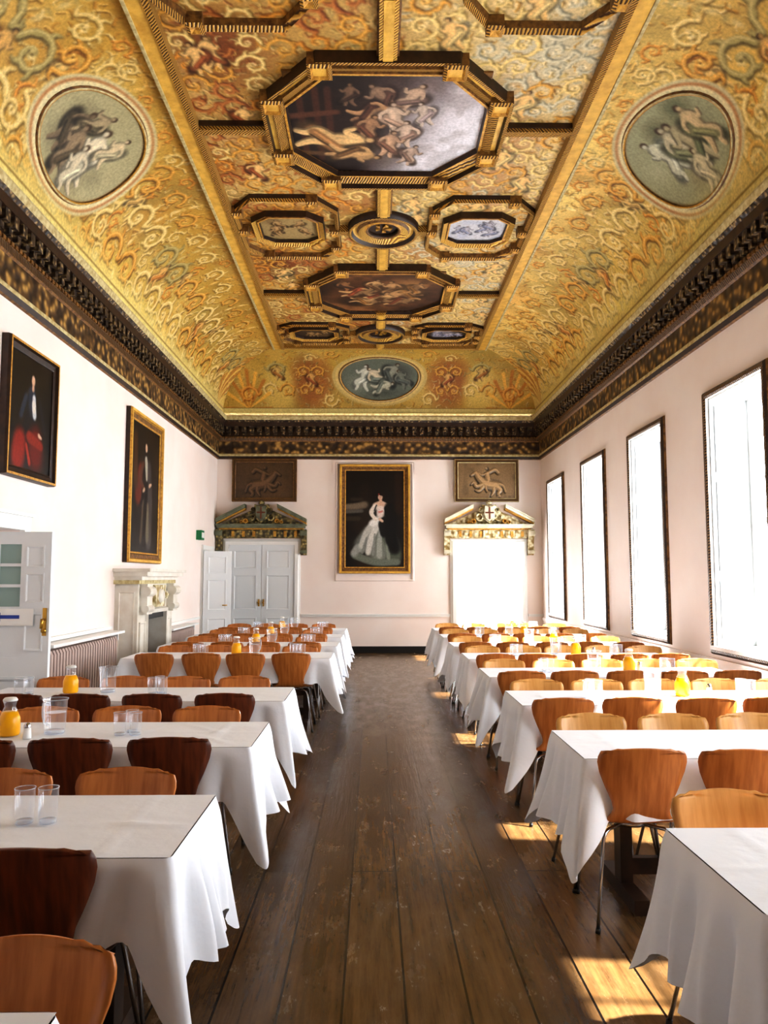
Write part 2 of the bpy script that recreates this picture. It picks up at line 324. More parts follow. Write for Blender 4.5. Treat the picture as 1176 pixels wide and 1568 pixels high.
# ------------------------------------------------------------ cove
TH=np.linspace(0,pi/2,400); cx_=RUN*(1-np.cos(TH)); cz_=RISE*np.sin(TH)
AL=np.concatenate([[0],np.cumsum(np.hypot(np.diff(cx_),np.diff(cz_)))]); LARC=AL[-1]
def th_of(t): return np.interp(t,AL,TH)
def cove_map(side):
    def f(a,t,h):
        th=float(th_of(t)); x=WS-RUN*(1-math.cos(th)); z=SPR+RISE*math.sin(th)
        nx,nz=-RISE*math.cos(th),-RUN*math.sin(th); l=math.hypot(nx,nz)
        return (side*(x+nx/l*h),a,z+nz/l*h)
    return f
def cove_back_map(a,t,h):
    th=float(th_of(t)); y=YBS-RUNB*(1-math.cos(th)); z=SPR+RISE*math.sin(th)
    ny,nz=-RISE*math.cos(th),-RUNB*math.sin(th); l=math.hypot(ny,nz)
    return (a,y+ny/l*h,z+nz/l*h)
OVY,OVT,ORX,ORY=7.38,.90,.80,.55
def ovalscene(c,cx,cy,rx,ry,side):
    rr=random.Random(3+side)
    for k,col in ((1.26,(220,206,156)),(1.2,(200,140,86)),(1.15,(240,226,176)),(1.05,(152,116,70)),(1.0,(188,178,136) if side==0 else (172,170,132))):
        c.disc(cx,cy,rx*k,col,1,.03,ry*k)
    L=lambda f:cx+rx*f*(1 if side==0 else -1)
    if side==0:
        for fx,fy,r,col in ((-.45,-.3,.4,(104,96,72)),(-.5,.15,.35,(120,110,84)),(.3,.3,.3,(198,190,150)),(.1,-.6,.4,(134,118,86)),(.5,-.3,.25,(150,142,108))): c.disc(L(fx),cy+ry*fy,rx*r,col,.75,1,ry*r*1.2)
        for fx,fy,s,fl,dr in ((-.5,-.1,1.0,(130,110,84),(76,66,48)),(-.28,.25,.85,(178,158,122),(94,84,62)),(-.2,-.35,1.1,(152,130,100),(86,74,54)),(.12,-.15,1.25,(230,216,184),(224,214,186)),(.32,.25,.85,(220,200,160),(182,170,136)),(.1,-.5,1.0,(216,202,170),(210,200,170))):
            fig(c,L(fx),cy+ry*fy,ry*s,pi/2+rr.uniform(-.35,.35),fl,dr,rnd=rr,body=.95)
    else:
        for fx,fy,r,col in ((-.55,.1,.35,(194,192,156)),(.45,0,.45,(124,122,88)),(.1,.55,.3,(90,88,58)),(.6,.5,.3,(78,80,50)),(.0,-.6,.4,(162,148,106))): c.disc(L(fx),cy+ry*fy,rx*r,col,.75,1,ry*r*1.2)
        for fx,fy,s,fl,dr in ((-.2,.1,1.1,(214,212,186),(206,206,182)),(.08,-.05,1.2,(202,190,156),(130,132,98)),(.3,-.1,1.2,(186,172,134),(102,106,74)),(.55,-.05,1.1,(210,184,138),(132,128,88)),(.1,-.6,.9,(212,198,158),(194,182,148))):
            fig(c,L(fx),cy+ry*fy,ry*s,pi/2+rr.uniform(-.3,.3),fl,dr,rnd=rr,body=.95)
def cove_canvas(tone):
    c=Cv(YBS-Y0,LARC,.0125,(0,0,0))
    t=np.linspace(0,1,c.ny)[:,None,None]
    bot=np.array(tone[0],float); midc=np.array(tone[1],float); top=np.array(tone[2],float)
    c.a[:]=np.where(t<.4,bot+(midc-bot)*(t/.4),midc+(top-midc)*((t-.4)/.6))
    c.noise(.9,(176,160,106),.45,.5); c.noise(.5,(234,208,140),.4,.5); c.noise(.7,(206,148,76),.3,.6); c.noise(.25,(146,122,72),.3,.55)
    filler(c,2600,[CREAM,GOLD,CREAM,GOLD],0,c.w,.1,LARC-.05)
    P=1.15; k=0; y=.2
    while y<c.w+.5:
        pal=[GOLD,CREAM,CREAM,GRN][k%4]; pal2=[CREAM,GOLD,GOLD,CREAM][k%4]
        for q in range(7): c.disc(y,.2+.23*q,.045,pal[2],.7,.7,.1); c.disc(y,.3+.23*q,.07,pal[1],.6,.7,.03)
        for j,tt in enumerate((.40,.92,1.40)):
            R=(.25,.23,.17)[j]
            scroll(c,y+.29,tt,R,pi,-1,pal if j%2 else pal2); scroll(c,y-.29,tt,R,0,1,pal if j%2 else pal2)
        for tt in (.66,1.18): scroll(c,y+P/2-.01,tt,.13,pi/2,1,ORA if k%2 else CREAM,1.2)
        scroll(c,y+P/2,.22,.14,0,1,CREAM,1.2); scroll(c,y+P/2,1.62,.11,0,1,ORA if k%2 else GOLD,1.2)
        if k%2: fig(c,y,.72,.42,pi/2,(216,182,126),(190,136,76),.7); fig(c,y+P/2,1.0,.35,pi/2,(218,194,142),(166,142,100),.65)
        y+=P; k+=1
    oc=OVY-Y0
    c.disc(oc,OVT,1.2,(220,206,148),.6,.45,.9)
    for s in (-1,1):
        scroll(c,oc+s*1.08,.5,.2,pi/2,s,CREAM); scroll(c,oc+s*1.1,1.2,.2,-pi/2,-s,GOLD); scroll(c,oc+s*.75,1.6,.13,0,s,CREAM); scroll(c,oc+s*.8,.24,.16,pi,s,GOLD); scroll(c,oc+s*.3,1.62,.1,0,s,ORA)
    e=c.w-.55
    for i in range(9):
        a=pi/2*.2*i; c.stroke([(e,.1),(e+.75*math.cos(a)*.7,.1+.9*math.sin(a))],.03,.06,(230,208,140) if i%2 else (196,144,80),.6)
    c.grade(warm=tone[4])
    ovalscene(c,oc,OVT,ORX,ORY,tone[3])
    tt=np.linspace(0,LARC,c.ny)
    gl=np.clip(1-(tt-.1)/tone[5],0,1)[:,None]*np.ones((1,c.nx))*.7; gl[tt<.1]=.85; c.mixmask(gl,(250,238,160))  # cream base band plus a painted warm glow fading up the cove
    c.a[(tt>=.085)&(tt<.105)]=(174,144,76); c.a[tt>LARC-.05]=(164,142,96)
    return c
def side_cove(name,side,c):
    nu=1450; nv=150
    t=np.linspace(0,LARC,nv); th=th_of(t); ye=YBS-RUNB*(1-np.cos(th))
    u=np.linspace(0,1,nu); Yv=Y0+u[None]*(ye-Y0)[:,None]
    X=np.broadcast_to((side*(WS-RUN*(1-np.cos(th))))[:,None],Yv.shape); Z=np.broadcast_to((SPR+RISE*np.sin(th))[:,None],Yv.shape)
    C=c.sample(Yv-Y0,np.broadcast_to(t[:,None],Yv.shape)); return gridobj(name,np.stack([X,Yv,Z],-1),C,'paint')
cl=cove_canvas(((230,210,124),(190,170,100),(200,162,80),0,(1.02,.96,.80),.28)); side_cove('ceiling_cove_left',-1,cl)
cr=cove_canvas(((240,224,138),(222,200,126),(238,220,164),1,(1.06,1.0,.84),.45)); side_cove('ceiling_cove_right',1,cr)  # creamier than the left cove: window light put into the tone
def back_cove():
    c=Cv(2*WS,LARC,.0125,(194,168,94)); c.noise(.6,(166,154,106),.4); c.noise(.4,(228,200,130),.4)
    m=WS
    for s in (-1,1):
        x=m+s*1.45
        c.disc(x,.75,.55,(150,84,52),.65,.5,.85); 
    filler(c,900,[GOLD,CREAM,GRN,ORA],0,c.w,.12,LARC-.05,.06)
    for s in (-1,1):
        x=m+s*1.45
        scroll(c,x-.16,.95,.15,0,1,GOLD); scroll(c,x+.16,.95,.15,pi,-1,GOLD); scroll(c,x-.14,.5,.13,0,1,GOLD); scroll(c,x+.14,.5,.13,pi,-1,GOLD); scroll(c,x,1.35,.13,0,1,CREAM); fig(c,x,.75,.4,pi/2,(206,170,118),(150,90,60),.8)
        x=m+s*2.15
        c.disc(x,.5,.42,(226,208,138),.7,.5,.8)
        scroll(c,x-.2,.5,.17,0,1,CREAM); scroll(c,x+.2,.5,.17,pi,-1,GOLD); scroll(c,x,1.0,.2,pi,-1,GRN); fig(c,x,.9,.4,pi/2,(206,180,128),(170,120,70),.8)
        x=m+s*2.8
        for i in range(9): a=pi*i/8; c.stroke([(x,.1),(x+.5*math.cos(a),.1+.9*math.sin(a))],.02,.05,(236,196,104) if i%2 else (196,140,72),.6)
        scroll(c,x,.4,.2,0,1,ORA)
        scroll(c,m+s*1.05,.3,.16,0,s,CREAM); scroll(c,m+s*1.0,1.5,.15,0,s,GOLD); scroll(c,m+s*.4,1.62,.1,0,s,GOLD)
    c.grade(1.12)
    rr=random.Random(11)
    for k,col in ((1.24,(210,184,116)),(1.16,(230,202,128)),(1.08,(122,86,46)),(1.0,(112,118,104))): c.disc(m,.82,.82*k,col,1,.02,.54*k)
    c.disc(m+.35,.9,.42,(56,58,56),.85,1,.36); c.disc(m-.45,.65,.35,(166,170,150),.6,1,.3); c.disc(m+.1,.45,.6,(60,64,58),.6,1,.16)
    for fx,fy,s,a,fl,dr in ((-.32,.8,.65,1.4,(210,210,194),(200,204,188)),(-.05,.8,.6,2.3,(214,200,170),(120,128,116)),(.22,.88,.65,1.1,(150,150,134),(80,86,80)),(.48,.75,.5,2.0,(120,122,110),(90,96,90)),(.05,.6,.5,.3,(190,186,164),(110,116,104))): fig(c,m+fx,fy,s,a,fl,dr,rnd=rr,body=.95)
    tt=np.linspace(0,LARC,c.ny); c.a[tt<.1]=(236,222,148); c.a[(tt>=.1)&(tt<.12)]=(144,112,54); c.a[tt>LARC-.05]=(154,114,62)
    nu=560; nv=140; t=np.linspace(0,LARC,nv); th=th_of(t); xe=WS-RUN*(1-np.cos(th)); u=np.linspace(-1,1,nu)
    X=u[None]*xe[:,None]; Y=np.broadcast_to((YBS-RUNB*(1-np.cos(th)))[:,None],X.shape); Z=np.broadcast_to((SPR+RISE*np.sin(th))[:,None],X.shape)
    gridobj('ceiling_cove_end',np.stack([X,Y,Z],-1),c.sample(X+WS,np.broadcast_to(t[:,None],X.shape)),'paint')
back_cove()
op=[(0,0),(.0,.02),(.015,.025),(.03,.02),(.04,0)]
for nm,mf,e_ in ((0,cove_map(-1),ell(OVY,OVT,ORX,ORY)),(1,cove_map(1),ell(OVY,OVT,ORX,ORY)),(2,cove_back_map,ell(0,.82,.82,.54))):
    ob=MB(); ob.sweep(mf,e_,op,['brown','gold','creamline','brown'],True); ob.obj('oval_medallion_frame')
# ------------------------------------------------------------ flat ceiling
YF1=YBS-RUNB
def flat():
    c=Cv(2*FH,YF1-Y0,.0125,(192,166,114))
    X=np.linspace(-FH,FH,c.nx)[None]; 
    rt=np.clip((X+.5)/1.6,0,1)*np.ones((c.ny,1)); c.mixmask(rt*.6,(220,213,196)); lf=np.clip((-X-.2)/1.5,0,1)*np.ones((c.ny,1)); c.mixmask(lf*.4,(174,134,70))  # window light painted in: paler to the right, darker gold left
    c.noise(.7,(160,98,58),.4,.55); c.noise(.6,(226,210,166),.5,.5); c.noise(.5,(150,140,114),.3,.6)
    yy=np.linspace(Y0,YF1,c.ny)[:,None]
    for yc in (6.4,1.8,11.0):
        m=np.clip(1.3-np.hypot((yy-yc)/.5,(X+1.5)/.45),0,1)*.7; c.mixmask(m,(114,60,38))
        m=np.clip(1.3-np.hypot((yy-yc)/.5,(X-1.35)/.5),0,1)*.6; c.mixmask(m,(198,204,212))
    filler(c,3800,[GOLD,CREAM,RED,GRN],.0,c.w*.55,5,c.h,.06); filler(c,3200,[CREAM,GOLD,BLUE,CREAM],c.w*.5,c.w,5,c.h,.06)
    j=0; y=.1
    while y<c.h:
        i=0; x=.18
        while x<c.w:
            dr=1 if (i+j)%2 else -1; xx=x-FH
            pal=random.choice([GOLD,CREAM,ORA,GOLD,RED,CREAM] if xx<-.1 else [CREAM,CREAM,GOLD,BLUE,CREAM])
            if y>5: scroll(c,x,y+(.08 if i%2 else 0),.135+.03*random.random(),random.choice([0,pi/2,pi]),dr,pal,1.2,al=.9)
            else: c.disc(x,y,.15,pal[1],.7,.7)
            x+=.3; i+=1
        y+=.29; j+=1
    for k in range(46):
        fx=random.uniform(.2,3.8); fig(c,fx,random.uniform(7,17.2),.42,-pi/2+random.uniform(-.3,.3),(222,194,148),random.choice([(150,94,64),(140,130,106),(200,158,92)]) if fx<2 else (200,184,146),.85)
    c.grade(1.2,warm=(1.04,.98,.84),sat=.93)
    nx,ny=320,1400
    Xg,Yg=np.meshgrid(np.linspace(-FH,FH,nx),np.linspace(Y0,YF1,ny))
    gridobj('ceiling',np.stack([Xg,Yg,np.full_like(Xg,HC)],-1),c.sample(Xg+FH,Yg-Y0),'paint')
flat()
# ceiling frames
PW=[(0,.02),(.015,.07),(.04,.07),(.05,.05),(.14,.09),(.15,.06),(.2,.06),(.215,.11),(.25,.11),(.26,0)]
KW=['dark','gold','brown','rope','brown','yellow','dark','rope','dark']
PS=[(0,.02),(.01,.06),(.03,.06),(.04,.04),(.10,.08),(.11,0)]; KS=['dark','gold','brown','ropegold','dark']
def oct_paint(kind):
    c=Cv(1.94,1.72,.0115,(90,66,52))
    if kind==1:
        X=np.linspace(0,1,c.nx)[None]*np.ones((c.ny,1)); Y=np.linspace(0,1,c.ny)[:,None]*np.ones((1,c.nx))
        c.a[:]=(38,26,22); c.mixmask(np.clip((X*.9+Y*.22-.5)*3,0,1),(202,192,194)); c.mixmask(np.clip((X*1.1+Y*.6-1.0)*2,0,1),(246,243,248))
        for x,y,r,col in ((1.05,.15,.35,(92,74,70)),(1.4,.2,.25,(140,120,116)),(1.3,.7,.3,(210,198,198)),(1.7,.8,.25,(238,233,238)),(.95,.5,.35,(84,62,50)),(.6,.8,.4,(50,34,27)),(.95,1.4,.3,(110,92,80)),(1.25,.4,.2,(150,130,120)),(1.7,.35,.2,(206,196,198))): c.disc(x,y,r,col,.75,1)
        for x in (.12,.28,.4): c.stroke([(x,.25),(x,1.5)],.045,.045,(76,42,30),.7)
        c.stroke([(0,.7),(.5,.62)],.06,.05,(98,58,40),.6); c.stroke([(.05,1.35),(.6,1.4)],.05,.05,(110,80,50),.6)
        rr=random.Random(4)
        for x,y,s,a,fl,dr in ((1.2,.42,.5,-1.0,(190,160,134),(120,96,86)),(.95,.4,.48,-2.1,(150,120,96),(96,66,54)),(1.36,.66,.4,-1.8,(206,186,168),(170,150,144)),(.82,.62,.5,-.3,(190,146,104),(80,50,38)),(1.05,.75,.55,-1.7,(214,186,160),(176,146,124)),(.78,.92,.5,-1.3,(170,130,96),(110,70,50)),(1.18,1.02,.48,-1.5,(206,180,158),(150,120,104)),(1.0,1.2,.5,-1.4,(200,162,130),(126,90,70)),(.42,1.12,.85,.08,(234,194,134),(160,116,72)),(.62,1.36,.6,.25,(206,164,112),(110,80,50)),(1.22,1.4,.4,-1.2,(196,168,146),(130,104,88)),(.62,.36,.35,-1.5,(120,92,70),(60,40,30))):
            fig(c,x,y,s,a,fl,dr,rnd=rr,body=1.)
        c.noise(.12,(70,50,42),.15,.5)
    else:
        c.a[:]=(84,52,30); c.noise(.5,(160,106,58),.8); c.noise(.4,(46,28,18),.7); c.disc(1.4,.6,.45,(196,150,90),.6,1); c.disc(.6,1.2,.4,(40,24,16),.6,1)
        rr=random.Random(9)
        for x,y,s,a in ((.4,.6,.5,-1.9),(.6,.85,.65,-.2),(.85,.6,.55,-1.4),(.95,1.0,.65,.1),(1.15,.7,.6,-1.6),(1.35,.95,.65,-2.9),(1.5,.7,.5,-1.2),(.7,1.25,.55,.2),(1.25,1.25,.55,-.2)): fig(c,x,y,s,a,rr.choice([(186,142,94),(150,106,66),(206,164,110)]),rr.choice([(150,76,44),(170,120,60),(66,42,30),(120,84,50)]),rnd=rr,body=.95)
        c.noise(.14,(50,30,18),.4,.42)
    return c
cf=MB()
for n,yc in enumerate((2.9,7.5,12.1)):
    A,B=.97,.86; o=octo(0,yc,A,B,.44,.48); cf.sweep(mf_ceil,o,PW,KW)
    for (a,b) in octo(0,yc,A+.13,B+.13,.49,.53):
        cf.sweep(mf_ceil,rect(a-.11,a+.11,b-.11,b+.11),[(0,0),(0,.12),(-.03,.14),(-.05,.115),(-.11,.115)],['brown','rope','gold','yellow'])
    if n: picmesh('octagonal_ceiling_painting',oct_paint(n),mf_ceil,-.97,yc-.86,.012,'paint',down=False)
    for s in (-1,1):
        x0,x1=sorted((s*(A+.25),s*(FH-.1)))
        cf.mbox(mf_ceil,x0,x1,yc-.045,yc+.045,0,.09,'rope'); cf.mbox(mf_ceil,x0,x1,yc-.065,yc+.065,0,.05,'dark')
    for sx in (-1,1):
        for sy in (-1,1):
            cf.prism(mf_ceil,[(sx*A,yc+sy*B),(sx*A,yc+sy*(B-.48)),(sx*(A-.44),yc+sy*B)],0,.018,'brown')
for n,yc in enumerate((.6,5.2,9.8,14.15)):
    hb=.80 if n<3 else .5
    for s in (-1,1):
        xc=s*1.24
        o=octo(xc,yc,.36,.34 if n<3 else .25,.14,.12); cf.sweep(mf_ceil,o,PS,KS)
        o2=octo(xc,yc,.6,hb,.24,.3 if n<3 else .18); cf.sweep(mf_ceil,o2,[(0,0),(.01,.06),(.05,.09),(.06,.05),(.07,0)],['brown','rope','rope','dark'])
        for (a,b) in o2[1:4:2]+o2[5:8:2]+[(xc-.6,yc),(xc+.6,yc)]:
            cf.sweep(mf_ceil,rect(a-.07,a+.07,b-.07,b+.07),[(0,0),(0,.1),(-.03,.12),(-.07,.1)],['brown','rope','gold'])
        pc=Cv(.72,.70,.0115,(210,208,212) if s>0 else (176,150,100)); 
        if n==3: pc.a[:]=(70,50,36)
        pc.noise(.15,(130,100,60) if s<0 else (176,182,204),.6)
        rr=random.Random(20+n+s)
        for i in range(7): fig(pc,rr.uniform(.12,.6),rr.uniform(.2,.5),.26,-pi/2+rr.uniform(-.4,.4),(186,150,100) if s<0 else (180,174,184),(120,88,44) if s<0 else (136,140,166),rnd=rr,al=.85)
        picmesh('small_ceiling_painting',pc,mf_ceil,xc-.36,yc-.35,.012,'paint',down=False)
        x0,x1=sorted((s*1.88,s*(FH-.1))); cf.mbox(mf_ceil,x0,x1,yc-.04,yc+.04,0,.08,'rope')
    R=.2; e=ell(0,yc,R,R,40)
    cf.sweep(mf_ceil,e,[(0,.01),(.0,.05),(.03,.06),(.05,.04),(.13,.09),(.15,.05),(.2,.05),(.22,.1),(.26,.1),(.27,0)],['dark','brown','gold','ropegold','brown','yellow','dark','rope','dark'],True)
    cf.prism(mf_ceil,ell(0,yc,R,R,40),0,.008,'dark')
    for s in (-1,1):
        for q in range(5):
            aa=2*pi*q/5; cf.prism(mf_ceil,[(.03*math.cos(aa)-.02,yc+.03*math.sin(aa)),(.12*math.cos(aa),yc+.12*math.sin(aa)-.02),(.1*math.cos(aa+.5),yc+.1*math.sin(aa+.5))],.008,.03+.002*s,'gold')
        cf.mbox(mf_ceil,*sorted((s*.46,s*.6)),yc-.06,yc+.06,0,.09,'rope')
        y1=yc+s*.47; y2=yc+s*(2.3-1.1) if not(n==3 and s>0) else YF1
        y1,y2=sorted((y1,y2)); cf.mbox(mf_ceil,-.1,.1,y1,y2,0,.05,'brown'); cf.mbox(mf_ceil,-.08,.08,y1,y2,.05,.09,'ropegold'); cf.mbox(mf_ceil,-.045,.045,y1,y2,.09,.1,'yellow')
for s in (-1,1):
    cf.box((min(s*(FH-.1),s*(FH-.04)),Y0,HC-.1),(max(s*(FH-.1),s*(FH-.04)),YF1,HC),'rope')
    cf.box((min(s*(FH-.04),s*(FH+.1)),Y0,HC-.075),(max(s*(FH-.04),s*(FH+.1)),YF1+.05,HC+.002),'yellow')
    cf.box((min(s*(FH+.1),s*(FH+.13)),Y0,HC-.09),(max(s*(FH+.1),s*(FH+.13)),YF1+.05,HC+.003),'creamline')
cf.box((-FH+.1,YF1-.12,HC-.095),(FH-.1,YF1-.04,HC),'rope'); cf.box((-FH-.1,YF1-.04,HC-.07),(FH+.1,YF1+.055,HC+.004),'yellow')
cf.obj('ceiling_frame_mouldings')
# ------------------------------------------------------------ cornice
cn=MB(); room=rect(-W,W,Y0,YB); idm=lambda a,b,h:(a,b,h)
prof=[(0,4.12),(-.03,4.13),(-.05,4.18),(-.05,4.22),(-.03,4.24),(-.03,4.50),(-.05,4.52),(-.08,4.56),(-.08,4.60),(-.05,4.62),(-.05,4.80),(-.16,4.81),(-.17,4.90),(-.20,4.94),(-.22,5.0),(-.22,5.02),(-.11,5.06),(-.11,5.12)]
ks=['brown','dark','creamline','creamline','frieze','brown','ropedark','ropedark','dark','dark','dark','dark','modil','creamline','creamline','brown','creamline']
cn.sweep(idm,room,prof,ks)
def modrow(mf,a0,a1):
    n=int((a1-a0)/.165)
    for i in range(n):
        a=a0+(i+.5)*(a1-a0)/n
        cn.mbox(mf,a-.045,a+.045,4.70,4.81,.05,.15,'modil'); cn.mbox(mf,a-.035,a+.035,4.64,4.70,.05,.10,'modil')
    n=int((a1-a0)/.08)
    for i in range(n):
        a=a0+(i+.5)*(a1-a0)/n; cn.mbox(mf,a-.025,a+.025,4.565,4.6,.06,.1,'brown')
modrow(mf_left,Y0,YB); modrow(mf_right,Y0,YB); modrow(mf_back,-W,W)
cn.obj('cornice')
# ------------------------------------------------------------ shell
DX0,DX1,DT=2.33-.70,2.33+.70,2.28
f=MB(); f.box((-W-.6,Y0-.2,-.1),(W+.6,YB+1.6,0),'floor'); f.obj('floor')
w=MB(); w.box((-W-.5,YB,0),(DX0,YB+.3,5.3),'pink'); w.box((DX1,YB,0),(W+.5,YB+.3,5.3),'pink'); w.box((DX0,YB,DT),(DX1,YB+.3,5.3),'pink'); w.obj('wall_back')
w=MB(); w.box((-W-.5,Y0-.2,0),(W+.5,Y0,6.4),'pink'); w.obj('wall_front')
dy0,dy1,dh=6.28,7.32,2.03
w=MB(); w.box((-W-.4,Y0,0),(-W,dy0,5.3),'pink'); w.box((-W-.4,dy1,0),(-W,YB,5.3),'pink'); w.box((-W-.4,dy0,dh),(-W,dy1,5.3),'pink'); w.box((-W-.5,dy0-.2,0),(-W-.4,dy1+.2,dh+.1),'whiteb'); w.obj('wall_left')
WIN=[2.5,5.0,7.5,10.0,12.45,15.05]; hw=.6; s0,s1=.86,3.5; TW=.5
w=MB(); w.box((W,Y0,0),(W+TW,YB,s0),'pink'); w.box((W,Y0,s1),(W+TW,YB,5.3),'pink')
ed=[Y0]+[v for yc in WIN for v in (yc-hw,yc+hw)]+[YB]
for i in range(0,len(ed),2): w.box((W,ed[i],s0),(W+TW,ed[i+1],s1),'pink')
w.obj('wall_right')
def portal(name,sx,sy,loc,rot):
    l=bpy.data.lights.new(name,'AREA'); l.shape='RECTANGLE'; l.size=sx; l.size_y=sy; l.cycles.is_portal=True
    o=bpy.data.objects.new(name,l); o.location=loc; o.rotation_euler=rot; scene.collection.objects.link(o)
for n,yc in enumerate(WIN):
    b=MB(); 
    b.sweep(mf_right,rect(yc-hw,yc+hw,s0,s1),[(0,-.02),(0,.03),(.02,.045),(.055,.045),(.075,.025),(.085,0)],['white','ropedark','ropedark','dark','brown'])
    xf=W+TW-.09
    for s in (-1,1):
        y1=yc+s*hw; b.box((W+.001,min(y1,y1-s*.02),s0),(W+TW,max(y1,y1-s*.02),s1),'shutter')
        mfr=(lambda yy,ss:(lambda a,bb,h:(a,yy-ss*(.02+h),bb)))(y1,s)
        for z0,z1 in ((s0+.08,1.55),(1.65,2.6),(2.7,s1-.08)): panel(b,mfr,W+.05,xf-.04,z0,z1,0,'shutter')
    b.box((W+.002,yc-hw+.02,s1-.02),(W+TW,yc+hw-.02,s1),'white'); b.box((W-.05,yc-hw-.05,s0-.03),(W+TW,yc+hw+.05,s0+.01),'white')
    for a0,a1,z0,z1 in ((yc-hw+.02,yc-hw+.09,s0+.01,s1-.02),(yc+hw-.09,yc+hw-.02,s0+.01,s1-.02),(yc-hw+.09,yc+hw-.09,s0+.01,s0+.1),(yc-hw+.09,yc+hw-.09,s1-.09,s1-.02),(yc-hw+.09,yc+hw-.09,2.14,2.2)):
        b.box((xf,a0,z0),(xf+.05,a1,z1),'white')
    for q in (1,2): y=yc-hw+q*2*hw/3; b.box((xf+.01,y-.014,s0),(xf+.035,y+.014,s1-.03),'white')
    for q in range(1,6):
        z=s0+q*(s1-s0)/6; b.box((xf+.012,yc-hw+.05,z-.014),(xf+.033,yc+hw-.05,z+.014),'white')
    b.obj('window_%d'%(n+1))
    portal('window_portal_%d'%(n+1),s1-s0,2*hw,(W+TW+.02,yc,(s0+s1)/2),(0,pi/2,0))
portal('doorway_portal',1.4,DT,(2.33,YB+.4,DT/2),(-pi/2,0,0))
t=MB(); 
for a0,a1 in ((-W,-3.34),(-1.66,1.50),(3.16,W)): t.mbox(mf_back,a0,a1,.76,.80,0,.03,'white'); t.mbox(mf_back,a0,a1,.80,.815,0,.045,'white')
t.obj('trim_1')
t=MB(); 
for a0,a1 in ((-W,-3.34),(-1.66,1.50),(3.16,W)): t.mbox(mf_back,a0,a1,0,.14,0,.03,'black')
t.obj('baseboard_back')
t=MB(); 
for a0,a1 in ((Y0,6.1),(7.5,9.9),(11.9,14.9)): t.mbox(mf_left,a0,a1,0,.14,0,.03,'white')
t.obj('baseboard_left')
t=MB(); t.mbox(mf_left,11.9,14.9,.80,.84,0,.03,'white'); t.mbox(mf_left,7.5,9.9,.93,.97,0,.04,'white'); t.obj('trim_2')
t=MB(); t.mbox(mf_right,Y0,YB-.06,0,.14,0,.03,'white'); t.obj('baseboard_right')
t=MB(); t.mbox(mf_right,Y0,YB-.06,.68,.74,0,.035,'pink'); t.obj('trim_3')
